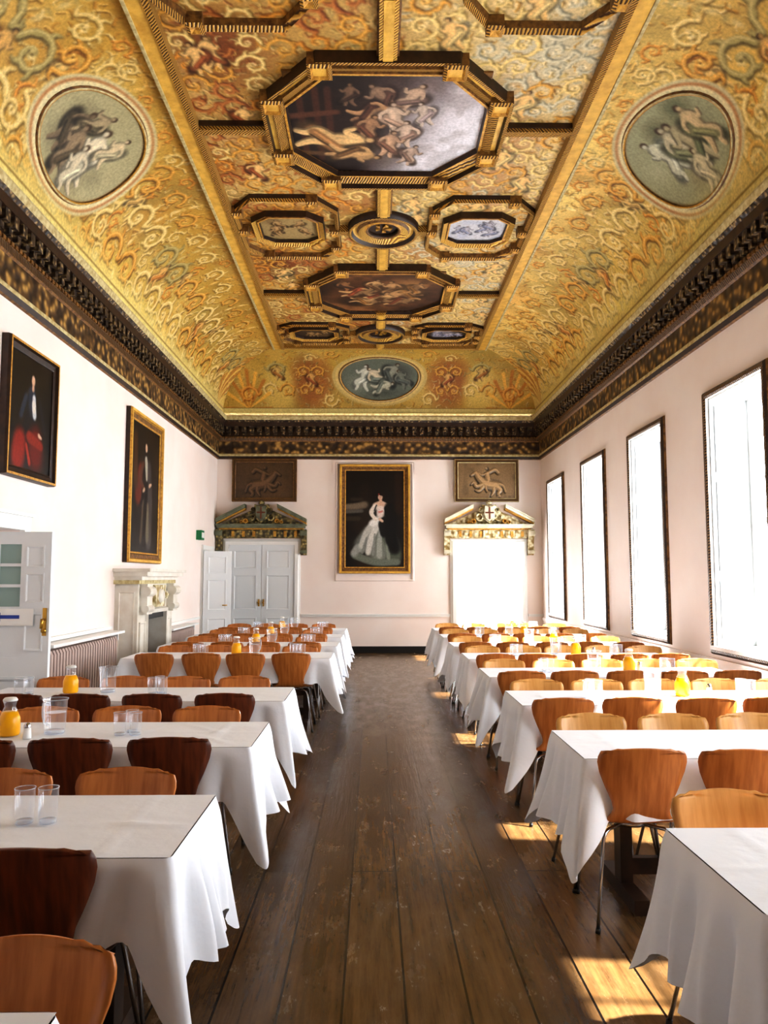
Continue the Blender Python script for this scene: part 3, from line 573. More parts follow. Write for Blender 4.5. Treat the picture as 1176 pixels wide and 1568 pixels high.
# ------------------------------------------------------------ end wall doors
def leaf(d,mf,a0,a1,top,hside=None):
    d.mbox(mf,a0+.004,a1-.004,.01,top,0,.03,'whiteb')
    for z0,z1 in ((.12,.75),(.9,1.65),(1.77,2.17)):
        panel(d,mf,a0+.1,a1-.1,z0,z1,.03,'whiteb',.04,.015); d.mbox(mf,a0+.17,a1-.17,z0+.07,z1-.07,.03,.038,'whiteb')
def doorcase(n,xc,kp,kc,isopen):
    d=MB(); hwd=.70; top=DT
    d.sweep(mf_back,[(xc-hwd,0),(xc+hwd,0),(xc+hwd,top),(xc-hwd,top)],[(0,0.001),(0,.06),(.07,.06),(.09,.04),(.12,.03),(.12,0.001)],'white')
    for s in (-1,1):
        if isopen:
            hx=xc+s*hwd; mfo=(lambda hx,s:(lambda a,b,h:(hx+s*(.02-h)+s*(a*.12),YB+.3+a,b)))(hx,s); leaf(d,mfo,0.0,.695,top)
            d.box((min(hx,hx-s*.02),YB+.001,0),(max(hx,hx-s*.02),YB+.3,top),'white')
        else:
            a0,a1=sorted((xc,xc+s*(hwd-.005))); leaf(d,mf_back,a0,a1,top)
            d.mbox(mf_back,xc+s*.05-.015,xc+s*.05+.015,.98,1.13,.03,.045,'brass'); d.tube([(xc+s*.05,YB-.045,1.06),(xc+s*.05,YB-.09,1.06)],[.012,.022],'brass',10)
    d.obj('door_%d'%n)
    p=MB(); e=.92
    p.mbox(mf_back,xc-.84,xc+.84,2.42,2.60,0,.07,kc)
    p.mbox(mf_back,xc-.12,xc+.12,2.43,2.59,.07,.11,kc)
    for q in range(14):
        a=xc-.72+q*1.44/13; p.mbox(mf_back,a-.03,a+.03,2.45,2.57,.07,.09,'gold' if q%2 else kc)
    p.mbox(mf_back,xc-.89,xc+.89,2.60,2.63,0,.14,'gold'); p.mbox(mf_back,xc-e,xc+e,2.63,2.68,0,.24,kp); p.mbox(mf_back,xc-e-.03,xc+e+.03,2.68,2.71,0,.28,kp)
    p.prism(mf_back,[(xc-.9,2.711),(xc+.9,2.711),(xc+.25,3.0),(xc-.25,3.0)],0,.06,kc)
    for s in (-1,1):
        def rk(o0,o1,h,k): 
            pts=[(xc+s*(e+.03),2.711+o0),(xc+s*.34,2.711+o0+.31),(xc+s*.34,2.711+o1+.31),(xc+s*(e+.03),2.711+o1)]; p.prism(mf_back,pts,0,h,k)
        rk(0,.035,.18,'gold'); rk(.035,.09,.26,kp); rk(.09,.115,.29,kp)
        a=xc+s*.895
        sidep=[(0,2.6),(.20,2.6),(.20,2.5),(.15,2.42),(.11,2.3),(.13,2.2),(.12,2.1),(.06,2.06),(0,2.06)]
        mfc=lambda h,z,aa:(aa,YB-h,z)
        p.prism(mfc,sidep,a-.06,a+.06,kc)
        for zz,hh,r in ((2.52,.2,.055),(2.13,.12,.04)):
            p.prism(mfc,ell(hh,zz,r,r,16),a-.07,a+.07,kp)
        for q,(dx,dz,r) in enumerate(((.2,2.86,.085),(.33,2.78,.05),(.17,3.02,.05),(.42,2.76,.035))):
            p.sweep(mf_back,ell(xc+s*dx,dz,r,r,16),[(0,.05),(0,.2),(-r*.35,.2),(-r*.4,.14),(-r*.9,.16)],'gold' if q%2 else kc)
    sh=[(xc-.10,3.10),(xc-.11,2.94),(xc-.085,2.84),(xc,2.77),(xc+.085,2.84),(xc+.11,2.94),(xc+.10,3.10),(xc,3.07)]
    p.prism(mf_back,[(a+(a-xc)*.45,b+(b-2.93)*.2) for a,b in sh],0,.2,kc)
    p.prism(mf_back,sh,.2,.24,'paleplain' if isopen else 'stoneplain'); p.mbox(mf_back,xc-.014,xc+.014,2.82,3.07,.24,.25,'shaded_ply'); p.mbox(mf_back,xc-.09,xc+.09,2.94,2.97,.24,.251,'shaded_ply')
    p.lathe([(0,0),(.05,.01),(.07,.05),(.03,.09),(0,.11)],kc,12,(xc,YB-.15,3.12))
    p.obj('door_pediment')
doorcase(1,-2.5,'stoneplain','stone',False)
doorcase(2,2.33,'paleplain','pale',True)  # opening added instead of shut leaves, so white sky gives the glare
# ------------------------------------------------------------ relief panels
def relief(xc,flip,tone,kf):
    g=empty('equestrian_relief_panel')
    c=Cv(1.22,.76,.0115,tone); c.noise(.15,tuple(v*.75 for v in tone),.5); c.noise(.3,tuple(v*1.15 for v in tone),.5)
    X=lambda x:(1.22-x if flip else x)
    hi=tuple(min(255,v*1.3+6) for v in tone); md=tuple(v*1.02 for v in tone); dk=tuple(v*.38 for v in tone)
    def S(p,a,b,col,al=1): c.stroke([(X(x),y) for x,y in p],a,b,col,al)
    for o,col,k,al in ((.014,dk,1.25,.9),(0,md,1,1),(-.008,hi,.5,.8)):
        q=lambda l:[(x+o,y+o) for x,y in l]
        S(q([(.40,.48),(.55,.46),(.68,.42)]),.125*k,.115*k,col,al); S(q([(.68,.40),(.78,.3),(.84,.2)]),.095*k,.055*k,col,al); S(q([(.84,.2),(.95,.27)]),.045*k,.03*k,col,al)
        S(q([(.40,.5),(.31,.58),(.36,.66),(.32,.73)]),.07*k,.024*k,col,al); S(q([(.46,.54),(.46,.62),(.52,.72)]),.06*k,.022*k,col,al)
        S(q([(.7,.46),(.83,.5),(.89,.42),(.95,.47)]),.05*k,.02*k,col,al); S(q([(.68,.5),(.77,.6),(.86,.58)]),.05*k,.02*k,col,al)
        S(q([(.34,.45),(.25,.5),(.2,.64)]),.04*k,.02*k,col,al)
        S(q([(.57,.36),(.59,.27),(.6,.2)]),.075*k,.065*k,col,al); c.disc(X(.61)+o,.11+o,.042*k,col,al); S(q([(.6,.22),(.72,.26),(.79,.21)]),.032*k,.02*k,col,al); S(q([(.57,.38),(.63,.5),(.6,.62)]),.045*k,.022*k,col,al); S(q([(.56,.2),(.42,.14),(.34,.22)]),.05*k,.045*k,col,al*.8)
    for i in range(12): c.stroke([(.05+.1*i,.73),(.08+.1*i,.68)],.02,.01,md)
    picmesh('relief',c,mf_back,xc-.61,4.04,.03,'oil',g,relief=.05)
    m=MB(); m.sweep(mf_back,rect(xc-.61,xc+.61,3.28,4.04),[(0,.03),(0,.07),(.015,.08),(.06,.07),(.07,.09),(.078,.09),(.078,0)],['dark',kf,'ropedark','brown',kf,'brown']); m.obj('frame',parent=g)
relief(-2.46,False,(92,68,46),'brown'); relief(2.3,True,(146,118,84),'creamline')
# ------------------------------------------------------------ paintings
def framed(name,cv,mf,a0,b1,fw,prof_k,depth=.09):
    g=empty(name); picmesh('canvas',cv,mf,a0,b1,.05,'oil',g)
    m=MB(); w_,h_=cv.w,cv.h
    m.sweep(mf,rect(a0,a0+w_,b1-h_,b1),[(0,.045),(0,.06),(fw*.15,.065),(fw*.2,.05),(fw*.6,.06),(fw*.7,depth),(fw*.92,depth),(fw,depth*.7),(fw,0.002)],prof_k); m.mbox(mf,a0,a0+w_,b1-h_,b1,.01,.045,'dark'); m.obj('frame',parent=g); return g
GF=['gold','gold','dark','brown','gold','yellow','gold','dark']
c=Cv(1.24,2.06,.0115,(22,17,14)); c.noise(.4,(46,32,22),.7); 
w_,h_=c.w,c.h
def S(pts,a,b,col,al=1.,so=.6): c.stroke([(x*w_,y*h_) for x,y in pts],a*w_,b*w_,col,al,so)
S([(0,.38),(.2,.37),(.36,.35)],.07,.08,(124,108,90),.8); S([(0,.43),(.3,.42)],.04,.04,(96,92,84),.7); S([(.02,.5),(.25,.5)],.05,.05,(56,46,36),.8); S([(.9,.05),(.92,.45)],.08,.08,(44,28,20),.7); S([(.1,.3),(.3,.3)],.04,.04,(56,44,36),.7)
S([(.62,.52),(.45,.62),(.24,.80)],.13,.17,(114,116,110)); S([(.62,.56),(.6,.75),(.55,.93)],.2,.24,(126,130,120)); S([(.68,.6),(.82,.8),(.86,.93)],.15,.14,(86,94,80)); S([(.16,.88),(.5,.95),(.92,.95)],.08,.07,(116,122,110)); S([(.14,.86),(.22,.8),(.3,.84)],.08,.08,(160,162,156))
S([(.5,.54),(.36,.64),(.26,.8)],.07,.06,(196,194,186)); S([(.55,.57),(.44,.7),(.38,.87)],.07,.06,(216,213,206)); S([(.6,.62),(.58,.74),(.58,.9)],.04,.06,(170,172,164)); S([(.68,.66),(.72,.8),(.74,.92)],.03,.04,(140,146,132)); S([(.55,.52),(.42,.56)],.09,.07,(238,234,228)); S([(.36,.7),(.28,.86)],.02,.025,(136,138,132)); S([(.5,.66),(.47,.88)],.018,.025,(146,148,142))
S([(.61,.37),(.59,.48)],.10,.07,(232,214,204)); S([(.50,.36),(.6,.34),(.71,.365)],.05,.05,(226,190,166)); S([(.51,.37),(.44,.44),(.53,.52)],.055,.035,(234,222,210)); S([(.71,.37),(.73,.46),(.6,.52)],.04,.03,(206,176,156)); S([(.605,.35),(.6,.3)],.035,.032,(218,178,152)); S([(.57,.43),(.6,.43),(.64,.42)],.02,.02,(210,120,110),.7)
S([(.74,.375),(.80,.5),(.78,.66),(.85,.84)],.09,.12,(10,10,12)); S([(.70,.5),(.62,.55),(.66,.68)],.07,.07,(14,14,16)); S([(.72,.56),(.76,.76)],.10,.09,(12,12,14)); S([(.69,.39),(.73,.5)],.04,.05,(12,12,14)); S([(.53,.36),(.49,.42)],.015,.015,(20,18,20)); S([(.58,.505),(.64,.53)],.03,.03,(222,188,164))
c.disc(.61*w_,.262*h_,.074*w_,(30,18,14),1,.4,.08*w_); c.disc(.595*w_,.278*h_,.05*w_,(232,192,166),1,.4,.064*w_); c.disc(.62*w_,.248*h_,.055*w_,(30,18,14),1,.5,.032*w_); c.disc(.57*w_,.245*h_,.018*w_,(170,40,30)); 
S([(.575,.274),(.587,.274)],.007,.007,(50,30,26)); S([(.604,.274),(.616,.274)],.007,.007,(50,30,26)); S([(.586,.294),(.603,.294)],.008,.007,(170,76,66)); S([(.594,.278),(.594,.286)],.006,.006,(196,150,128))
framed('lady_portrait_painting',c,mf_back,-.72,3.87,.14,GF)
m=MB(); m.sweep(mf_back,rect(-.90,.70,1.55,4.02),[(0,0.001),(0,.03),(.03,.03),(.04,0.001)],'pink'); 
m.mbox(mf_back,-1.0,.80,4.06,4.10,0,.035,'pink'); m.mbox(mf_back,-1.0,-.945,3.8,4.06,0,.03,'pink'); m.mbox(mf_back,.745,.80,3.8,4.06,0,.03,'pink'); m.obj('trim_4')
c=Cv(.88,1.08,.01,(24,17,13)); c.noise(.3,(50,30,20),.6); w_,h_=c.w,c.h
S([(.5,.45),(.45,.7),(.3,.95)],.17,.26,(24,24,30)); S([(.62,.72),(.66,.98)],.22,.28,(112,22,16)); S([(.25,.76),(.2,.98)],.18,.2,(150,34,22)); S([(.45,.7),(.8,.76)],.08,.06,(150,44,30)); S([(.5,.3),(.52,.5)],.12,.1,(44,52,68)); S([(.55,.34),(.58,.52)],.05,.06,(214,214,216)); S([(.36,.36),(.24,.56)],.06,.05,(44,54,70)); S([(.55,.4),(.56,.47)],.06,.05,(230,222,210)); S([(.7,.36),(.86,.62)],.05,.04,(30,30,40)); S([(.4,.78),(.5,.95)],.03,.04,(180,60,44),.8)
c.disc(.5*w_,.16*h_,.085*w_,(20,14,12),1,.4,.1*w_); c.disc(.52*w_,.19*h_,.055*w_,(222,180,150),1,.4,.075*w_); S([(.52,.24),(.52,.28)],.03,.04,(206,164,136)); S([(.7,.66),(.78,.68)],.035,.02,(216,176,150))
framed('noble_portrait_painting',c,mf_left,6.92,3.69,.10,['dark','dark','dark','dark','dark','gold','dark','dark'])
c=Cv(1.3,1.82,.0115,(22,16,12)); c.noise(.4,(58,40,22),.6); w_,h_=c.w,c.h
S([(.5,.25),(.5,.6),(.45,.97)],.18,.28,(34,27,25)); S([(.3,.35),(.22,.6)],.1,.14,(110,40,24)); S([(.62,.3),(.68,.6),(.66,.95)],.09,.12,(72,64,62)); S([(.5,.26),(.54,.42)],.06,.04,(186,178,160)); S([(.6,.62),(.6,.9)],.04,.07,(122,112,92)); S([(.1,.1),(.15,.5)],.1,.1,(78,50,26),.7); S([(.4,.3),(.3,.42),(.45,.5)],.05,.04,(96,60,44)); S([(.42,.6),(.36,.92)],.03,.05,(84,70,56),.8)
c.disc(.5*w_,.15*h_,.075*w_,(30,20,14),1,.4); c.disc(.5*w_,.165*h_,.05*w_,(214,176,146),1,.4,.065*w_); S([(.46,.5),(.4,.52)],.03,.02,(206,170,140)); S([(.64,.46),(.72,.44)],.03,.02,(206,170,140))
framed('robed_figure_painting',c,mf_left,10.46,3.76,.15,GF)
# ------------------------------------------------------------ fireplace
p=MB(); fx=-W; Fy0,Fy1=9.98,11.85
p.box((fx,Fy0+.08,0),(fx+.30,Fy0+.48,1.48),'marble'); p.box((fx,Fy1-.48,0),(fx+.30,Fy1-.08,1.48),'marble'); p.box((fx,Fy0+.09,1.1),(fx+.295,Fy1-.09,1.55),'marble')
p.box((fx+.0,Fy0+.48,0),(fx+.04,Fy1-.48,1.1),'black'); p.box((fx+.02,Fy0+.485,1.02),(fx+.28,Fy1-.485,1.095),'black')
p.box((fx,Fy0+.04,1.55),(fx+.36,Fy1-.04,1.60),'marble'); p.box((fx,Fy0,1.60),(fx+.44,Fy1,1.66),'marble'); p.box((fx,Fy0-.03,1.66),(fx+.48,Fy1+.03,1.70),'marble')
p.box((fx,Fy0+.02,1.50),(fx+.33,Fy1-.02,1.549),'creamline')
mff=lambda a,b,h:(fx+.30+h,a,b)
for yc in (Fy0+.28,Fy1-.28):
    panel(p,mff,yc-.13,yc+.13,.2,1.0,0,'marble',.03,.02); p.box((fx+.29,yc-.12,1.1),(fx+.40,yc+.12,1.5),'marble'); p.box((fx,yc-.22,0),(fx+.34,yc+.22,.16),'marble')
    for zz,r in ((1.4,.07),(1.17,.05)): p.prism(lambda h,z,a:(fx+.3+h,a,z),ell(.08,zz,r,r,14),yc-.14,yc+.14,'marble')
p.sweep(mff,rect(Fy0+.48,Fy1-.48,0,1.1),[(0,0),(0,.03),(.05,.04),(.07,0)],'marble')
ym=(Fy0+Fy1)/2; p.prism(mff,[(ym-.2,1.18),(ym+.2,1.18),(ym+.28,1.48),(ym-.28,1.48)],-.02,.06,'pale'); p.sweep(mff,ell(ym,1.33,.1,.1,16),[(0,.06),(-.02,.1),(-.1,.09)],'marble',True)
for s in (-1,1): p.sweep(mff,ell(ym+s*.4,1.33,.11,.05,16),[(0,0),(-.02,.05),(-.1,.04)],'pale',True)
mfn=lambda a,b,h:(a,Fy0+.08-h,b)
panel(p,mfn,fx+.05,fx+.26,.2,1.4,0,'marble',.02,.012)
p.box((fx,Fy0+.3,0),(fx+.6,Fy1-.3,.03),'marble'); 
p.box((fx+.05,Fy0+.75,.03),(fx+.22,Fy1-.75,.1),'black')
for q in range(9): y=Fy0+.6+q*.085; p.tube([(fx+.25,y,.03),(fx+.25,y,.5)],.008,'black',6)
p.box((fx+.24,Fy0+.56,.5),(fx+.26,Fy1-.56,.53),'black')
p.obj('fireplace')
def radiator(mf,a0,a1,h1,shelf=True):
    r=MB(); n=int((a1-a0)/.075)
    for i in range(n):
        a=a0+(i+.5)*(a1-a0)/n
        r.prism(lambda h,z,aa:mf(aa,z,h),[(.05,.12),(.14,.12),(.16,.15),(.16,h1-.05),(.14,h1-.01),(.05,h1-.01),(.035,h1-.05),(.035,.15)],a-.026,a+.026,'rad')
    for z in (.18,h1-.08): r.mbox(mf,a0,a1,z-.02,z+.02,.06,.12,'rad')
    r.mbox(mf,a0+.02,a0+.06,0,.13,.07,.12,'rad'); r.mbox(mf,a1-.06,a1-.02,0,.13,.07,.12,'rad')
    if shelf: r.mbox(mf,a0-.08,a1+.08,h1+.03,h1+.06,0.001,.22,'white'); r.mbox(mf,a0-.06,a0-.03,h1-.06,h1+.03,0.001,.15,'white'); r.mbox(mf,a1+.03,a1+.06,h1-.06,h1+.03,0.001,.15,'white')
    r.obj('radiator')
radiator(mf_left,7.75,9.75,.86); radiator(mf_left,12.3,13.9,.72)
# ------------------------------------------------------------ left doorway & leaf
d=MB()
d.mbox(mf_left,dy1,dy1+.13,0,dh,0.001,.05,'white'); d.mbox(mf_left,dy0-.13,dy0,0,dh,0.001,.05,'white'); d.mbox(mf_left,dy0-.13,dy1+.13,dh,dh+.13,0.001,.05,'white'); d.mbox(mf_left,dy0-.15,dy1+.15,dh+.13,dh+.16,0.001,.08,'white')
yl=dy0-.02; mfd=lambda a,b,h:(a,yl-h,b); x0,x1=-W+.06,-W+.77; lh=1.95
st=.09
d.mbox(mfd,x0,x1,.02,.95,0,.045,'whiteb'); d.mbox(mfd,x0,x1,lh-.1,lh,0,.045,'whiteb'); d.mbox(mfd,x1-.24,x1,.95,lh-.1,0,.045,'whiteb'); d.mbox(mfd,x0,x0+st,.95,lh-.1,0,.045,'whiteb')
gx0,gx1=x0+st,x1-.24
d.mbox(mfd,gx0,gx1,1.35,lh-.1,.015,.02,'pane'); d.mbox(mfd,gx0,gx1,.95,1.35,0,.04,'whiteb')
d.mbox(mfd,(gx0+gx1)/2-.012,(gx0+gx1)/2+.012,1.35,lh-.1,.01,.045,'whiteb')
for q in range(1,3): z=1.35+q*(lh-1.45)/3; d.mbox(mfd,gx0,gx1,z-.012,z+.012,.01,.045,'whiteb')
panel(d,mfd,x0+.1,x1-.1,.15,.8,.045,'whiteb',.04,.015)
for z0,z1 in ((1.0,1.3),(1.38,1.62),(1.66,1.84)): panel(d,mfd,x1-.2,x1-.05,z0,z1,.045,'whiteb',.02,.01)
d.mbox(mfd,x1-.05,x1-.02,1.12,1.34,.045,.055,'brass'); d.tube([(x1-.035,yl-.05,1.25),(x1-.035,yl-.1,1.25),(x1-.035,yl-.11,1.18)],.011,'brass'); d.tube([(x1-.035,yl-.05,1.16),(x1-.035,yl-.07,1.16)],.02,'brass')
d.obj('door_3')
s=MB(); s.mbox(mfd,gx0+.14,gx1+.12,1.20,1.335,.059,.063,'white')
zc=1.27; xa=gx0+.19; s.prism(mfd,[(xa,zc),(xa+.05,zc+.035),(xa+.05,zc+.014),(xa+.2,zc+.014),(xa+.2,zc-.014),(xa+.05,zc-.014),(xa+.05,zc-.035)],.063,.065,'blue'); s.obj('arrow_sign')
d=MB(); yl2=15.0; mfd2=lambda a,b,h:(a,yl2-h+(a+W)*.35,b)
d.mbox(mfd2,-W+.06,-W+.56,.02,2.1,0,.045,'whiteb')
for z0,z1 in ((.15,.8),(.95,1.55),(1.65,2.0)): panel(d,mfd2,-W+.14,-W+.48,z0,z1,.045,'whiteb',.03,.012)
d.mbox(mf_left,15.0,15.1,0,2.12,0.001,.04,'white'); d.mbox(mf_left,15.9,16.0,0,2.12,0.001,.04,'white'); d.mbox(mf_left,15.0,16.0,2.12,2.22,0.001,.04,'white'); d.mbox(mf_left,15.1,15.9,0,2.12,0.001,.005,'whiteb'); d.tube([(-W+.5,yl2+.1,1.05),(-W+.5,yl2+.05,1.05),(-W+.42,yl2+.05,1.05)],.011,'brass')
d.obj('door_4')
e=MB(); e.mbox(mf_left,14.55,14.8,2.3,2.48,0.001,.1,'green'); e.mbox(mf_left,14.58,14.77,2.34,2.44,.1,.105,'white'); e.obj('exit_sign')
# ------------------------------------------------------------ chairs
def chair_mesh(k):
    ctrl=[(.225,.418),(.205,.436),(.14,.447),(.03,.438),(-.08,.434),(-.15,.450),(-.188,.50),(-.212,.57),(-.236,.66),(-.258,.745),(-.270,.81)]
    tw=[(0,.11),(.02,.15),(.06,.18),(.15,.205),(.28,.218),(.4,.205),(.5,.168),(.56,.138),(.6,.128),(.66,.138),(.75,.168),(.85,.196),(.91,.205),(.95,.202),(.975,.188),(.99,.165),(1,.12)]
    P=[np.array(p) for p in ctrl]; P=[2*P[0]-P[1]]+P+[2*P[-1]-P[-2]]
    seg=[]; 
    for i in range(1,len(P)-2):
        for q in range(8):
            t=q/8; p0,p1,p2,p3=P[i-1:i+3]; seg.append(.5*((2*p1)+(-p0+p2)*t+(2*p0-5*p1+4*p2-p3)*t*t+(-p0+3*p1-3*p2+p3)*t**3))
    seg.append(P[-2]); seg=np.array(seg); d=np.concatenate([[0],np.cumsum(np.linalg.norm(np.diff(seg,axis=0),axis=1))]); d/=d[-1]
    ts=np.array(sorted(set(list(np.linspace(0,1,34))+[.01,.02,.96,.975,.985,.993])))
    nx=13; vs=[];fs=[]
    for t in ts:
        y=np.interp(t,d,seg[:,0]); z=np.interp(t,d,seg[:,1]); w=np.interp(t,[a for a,_ in tw],[b for _,b in tw])
        bk=np.clip((t-.5)/.3,0,1)
        for i in range(nx):
            u=-1+2*i/(nx-1); x=w*u
            vs.append((x,y+bk*.045*(x/.21)**2, z+(1-bk)*.012*(x/.21)**2 - (.012*u*u if t>.97 else 0)))
    n=len(ts)
    for j in range(n-1):
        for i in range(nx-1): fs.append((j*nx+i,j*nx+i+1,(j+1)*nx+i+1,(j+1)*nx+i))
    me=bpy.data.meshes.new('t'); me.from_pydata(vs,[],fs); o=bpy.data.objects.new('t',me); scene.collection.objects.link(o)
    sm=o.modifiers.new('s','SOLIDIFY'); sm.thickness=.011; sm.offset=-1
    dg=bpy.context.evaluated_depsgraph_get(); m2=bpy.data.meshes.new_from_object(o.evaluated_get(dg))
    mb=MB(); mb.add([v.co[:] for v in m2.vertices],[tuple(p.vertices) for p in m2.polygons],k,True)
    bpy.data.objects.remove(o)
    mb.lathe([(0,.405),(.075,.405),(.08,.415),(.08,.428),(0,.43)],'steel',16)
    for sx in (-1,1):
        for sy,fy in ((1,.20),(-1,-.24)):
            mb.tube([(sx*.04,sy*.03,.412),(sx*.13,sy*.11,.41),(sx*.155,sy*.135,.398),(sx*.168,sy*.15,.37),(sx*.225,fy,.012)],.0085,'steel',8)
            mb.tube([(sx*.223,fy,.02),(sx*.226,fy,0)],.012,'black',8)
    return mb.mesh('dining_chair_'+k)
CH={k:chair_mesh(k) for k in ('lit_ply','orange','shaded_ply')}
# ------------------------------------------------------------ tables
TL,TD,THh=2.2,.68,.735
def table_mesh():
    mb=MB(); mb.box((-TL/2+.01,-TD/2+.01,THh-.035),(TL/2-.01,TD/2-.01,THh-.004),'dark')
    for x in (-TL/2+.28,TL/2-.28):
        mb.box((x-.035,-TD/2+.08,0),(x+.035,TD/2-.08,.07),'dark'); mb.box((x-.03,-.05,.07),(x+.03,.05,THh-.035),'dark'); mb.box((x-.03,-TD/2+.06,THh-.09),(x+.03,TD/2-.06,THh-.035),'dark')
    mb.box((-TL/2+.31,-.02,.1),(TL/2-.31,.02,.18),'dark')
    return mb.mesh('table_frame')
def cloth_mesh(seed):
    r=random.Random(seed); a=TL/2; b=TD/2; cr=.025
    pts=[]; 
    def side(p,q,nrm,ln): 
        n=int(ln/.016)
        for i in range(n+1): 
            t=i/n; pts.append((p[0]+(q[0]-p[0])*t,p[1]+(q[1]-p[1])*t,nrm))
    per=[((-a+cr,-b),(a-cr,-b),-pi/2,2*(a-cr)),((a,-b+cr),(a,b-cr),0,2*(b-cr)),((a-cr,b),(-a+cr,b),pi/2,2*(a-cr)),((-a,b-cr),(-a,-b+cr),pi,2*(b-cr))]
    for i,(p,q,nn,ln) in enumerate(per):
        side(p,q,nn,ln)
        cxn=((a-cr,-b+cr),(a-cr,b-cr),(-a+cr,b-cr),(-a+cr,-b+cr))[i]
        for k in range(1,8):
            an=nn+pi/2*k/8; pts.append((cxn[0]+cr*math.cos(an),cxn[1]+cr*math.sin(an),an))
    n=len(pts); corners=[(a,-b),(a,b),(-a,b),(-a,-b)]; caps=[-pi/4,pi/4,3*pi/4,5*pi/4]
    ph=[r.uniform(0,6.28) for _ in range(8)]; cb=[r.uniform(.8,1.35) for _ in range(4)]
    NR=20; vs=[];fs=[]; s=0; prev=pts[0]
    info=[]
    for i,(x,y,an) in enumerate(pts):
        s+=math.hypot(x-prev[0],y-prev[1]); prev=(x,y)
        ds=[math.hypot(x-c[0],y-c[1]) for c in corners]; ci=min(range(4),key=lambda q:ds[q]); dc=ds[ci]
        onend=abs(abs(x)-a)<.03
        end=1 if onend else math.exp(-(dc/.10)**2)
        base=.26+(.40-.26)*end
        g=math.exp(-(dc/.055)**2)*cb[ci]; v=math.exp(-((dc-.13)/.045)**2); g2=math.exp(-((dc-.22)/.045)**2)*(1 if onend else .3)
        L=base+.13*g+.015*math.sin(s*7+ph[0])-.035*v
        k=math.exp(-(dc/.09)**2); dx=math.cos(an)*(1-k)+math.cos(caps[ci])*k; dy=math.sin(an)*(1-k)+math.sin(caps[ci])*k; l=math.hypot(dx,dy)
        info.append((x,y,dx/l,dy/l,L,g,v,g2,s,end))
    for j in range(NR+1):
        t=j/NR
        for (x,y,dx,dy,L,g,v,g2,s,end) in info:
            d=L*t; q=max(0,t-.04)
            out=.006+.012*min(1,t*8)+q*(.010+.030*end)+q**1.2*.11*g-q*.045*v+q*.05*g2+q*(.006+.040*end)*math.sin(s*26+ph[1]+1.6*math.sin(s*5+ph[2])+t*.8)+q*(.002+.016*end)*math.sin(s*53+ph[3]-t*1.5)
            out=max(out,.004); z=THh+.004-d
            if j==0: out=0
            vs.append((x+dx*out,y+dy*out,z))
    for j in range(NR):
        for i in range(n): fs.append((j*n+i,j*n+(i+1)%n,(j+1)*n+(i+1)%n,(j+1)*n+i))
    mb=MB(); mb.add(vs,fs,'cloth',True)
    gx,gy=100,32; tv=[];tf=[]
    cre=[(r.uniform(-.95,.95),r.uniform(-.25,.25),r.uniform(0,pi),r.uniform(.08,.2)) for _ in range(10)]
    for j in range(gy+1):
        for i in range(gx+1):
            X=-a+.004+(TL-.008)*i/gx; Y=-b+.004+(TD-.008)*j/gy; ee=min(a-abs(X),b-abs(Y)); 
            cz=.003*(math.exp(-((X-TL*.17)/.014)**2)+math.exp(-((X+TL*.17)/.014)**2)+math.exp(-((X-TL*.40)/.014)**2)+math.exp(-((X+TL*.40)/.014)**2)+math.exp(-((Y-.03)/.014)**2))+.0015*math.sin(X*9+ph[4]+Y*6)*math.sin(Y*11+ph[5])
            for (cx2,cy2,ca,cl2) in cre:
                u=(X-cx2)*math.cos(ca)+(Y-cy2)*math.sin(ca); w2=-(X-cx2)*math.sin(ca)+(Y-cy2)*math.cos(ca); cz+=.006*math.exp(-(w2/.015)**2-(u/cl2)**2)
            if ee<.03: cz*=ee/.03
            tv.append((X,Y,THh+.005+max(cz,-.0005)))
    for j in range(gy):
        for i in range(gx): q=j*(gx+1)+i; tf.append((q,q+1,q+gx+2,q+gx+1))
    mb.add(tv,tf,'cloth',True)
    return mb.mesh('tablecloth')
TM=table_mesh(); CM=[cloth_mesh(i) for i in range(4)]
g=MB(); g.lathe([(.026,.004),(.03,.004),(.034,.12)],'glass',20); g.lathe([(0,.003),(.027,.003),(.029,.014),(0,.015)],'plastic',16); g.tube([(.034*math.cos(2*pi*i/20),.034*math.sin(2*pi*i/20),.12) for i in range(21)],.0014,'plastic',5); GL=g.mesh('tumbler')
j=MB(); j.lathe([(0,.004),(.048,.004),(.0535,.015),(.0535,.09),(.038,.128),(.0,.128)],'juice',20); j.lathe([(.0385,.129),(.028,.155),(.036,.185)],'glass',20)
j.lathe([(0,.20),(.03,.20),(.037,.19),(.037,.183),(0,.183)],'white',16); JG=j.mesh('juice_jug')
wj=MB(); wj.lathe([(0.05,0.002),(.054,.01),(.062,.17),(.066,.185)],'glass',20); wj.tube([(.06,0,.16),(.1,0,.155),(.105,0,.1),(.09,0,.05),(.056,0,.04)],.007,'plastic'); wj.lathe([(0,.004),(.05,.004),(.051,.02),(0,.02)],'plastic',18); wj.lathe([(0,.115),(.0575,.115)],'plastic',18); wj.tube([(.066*math.cos(2*pi*i/20),.066*math.sin(2*pi*i/20),.185) for i in range(21)],.002,'plastic',5); WJ=wj.mesh('water_jug')
sh=MB(); sh.lathe([(0,0),(.02,0),(.022,.01),(.017,.06),(0,.061)],'white',14); sh.lathe([(.0175,.058),(.017,.072),(.01,.082),(0,.083)],'steel',14); SS=sh.mesh('salt_shaker')
ZT=THh+.0075
def glasses(x,y,n):
    for q,(dx,dy) in enumerate(((0,0),(.075,.005),(.035,.072),(-.04,.07))[:n]): place(GL,'drinking_glass',(x+dx+random.uniform(-.004,.004),y+dy,ZT),random.random()*6)
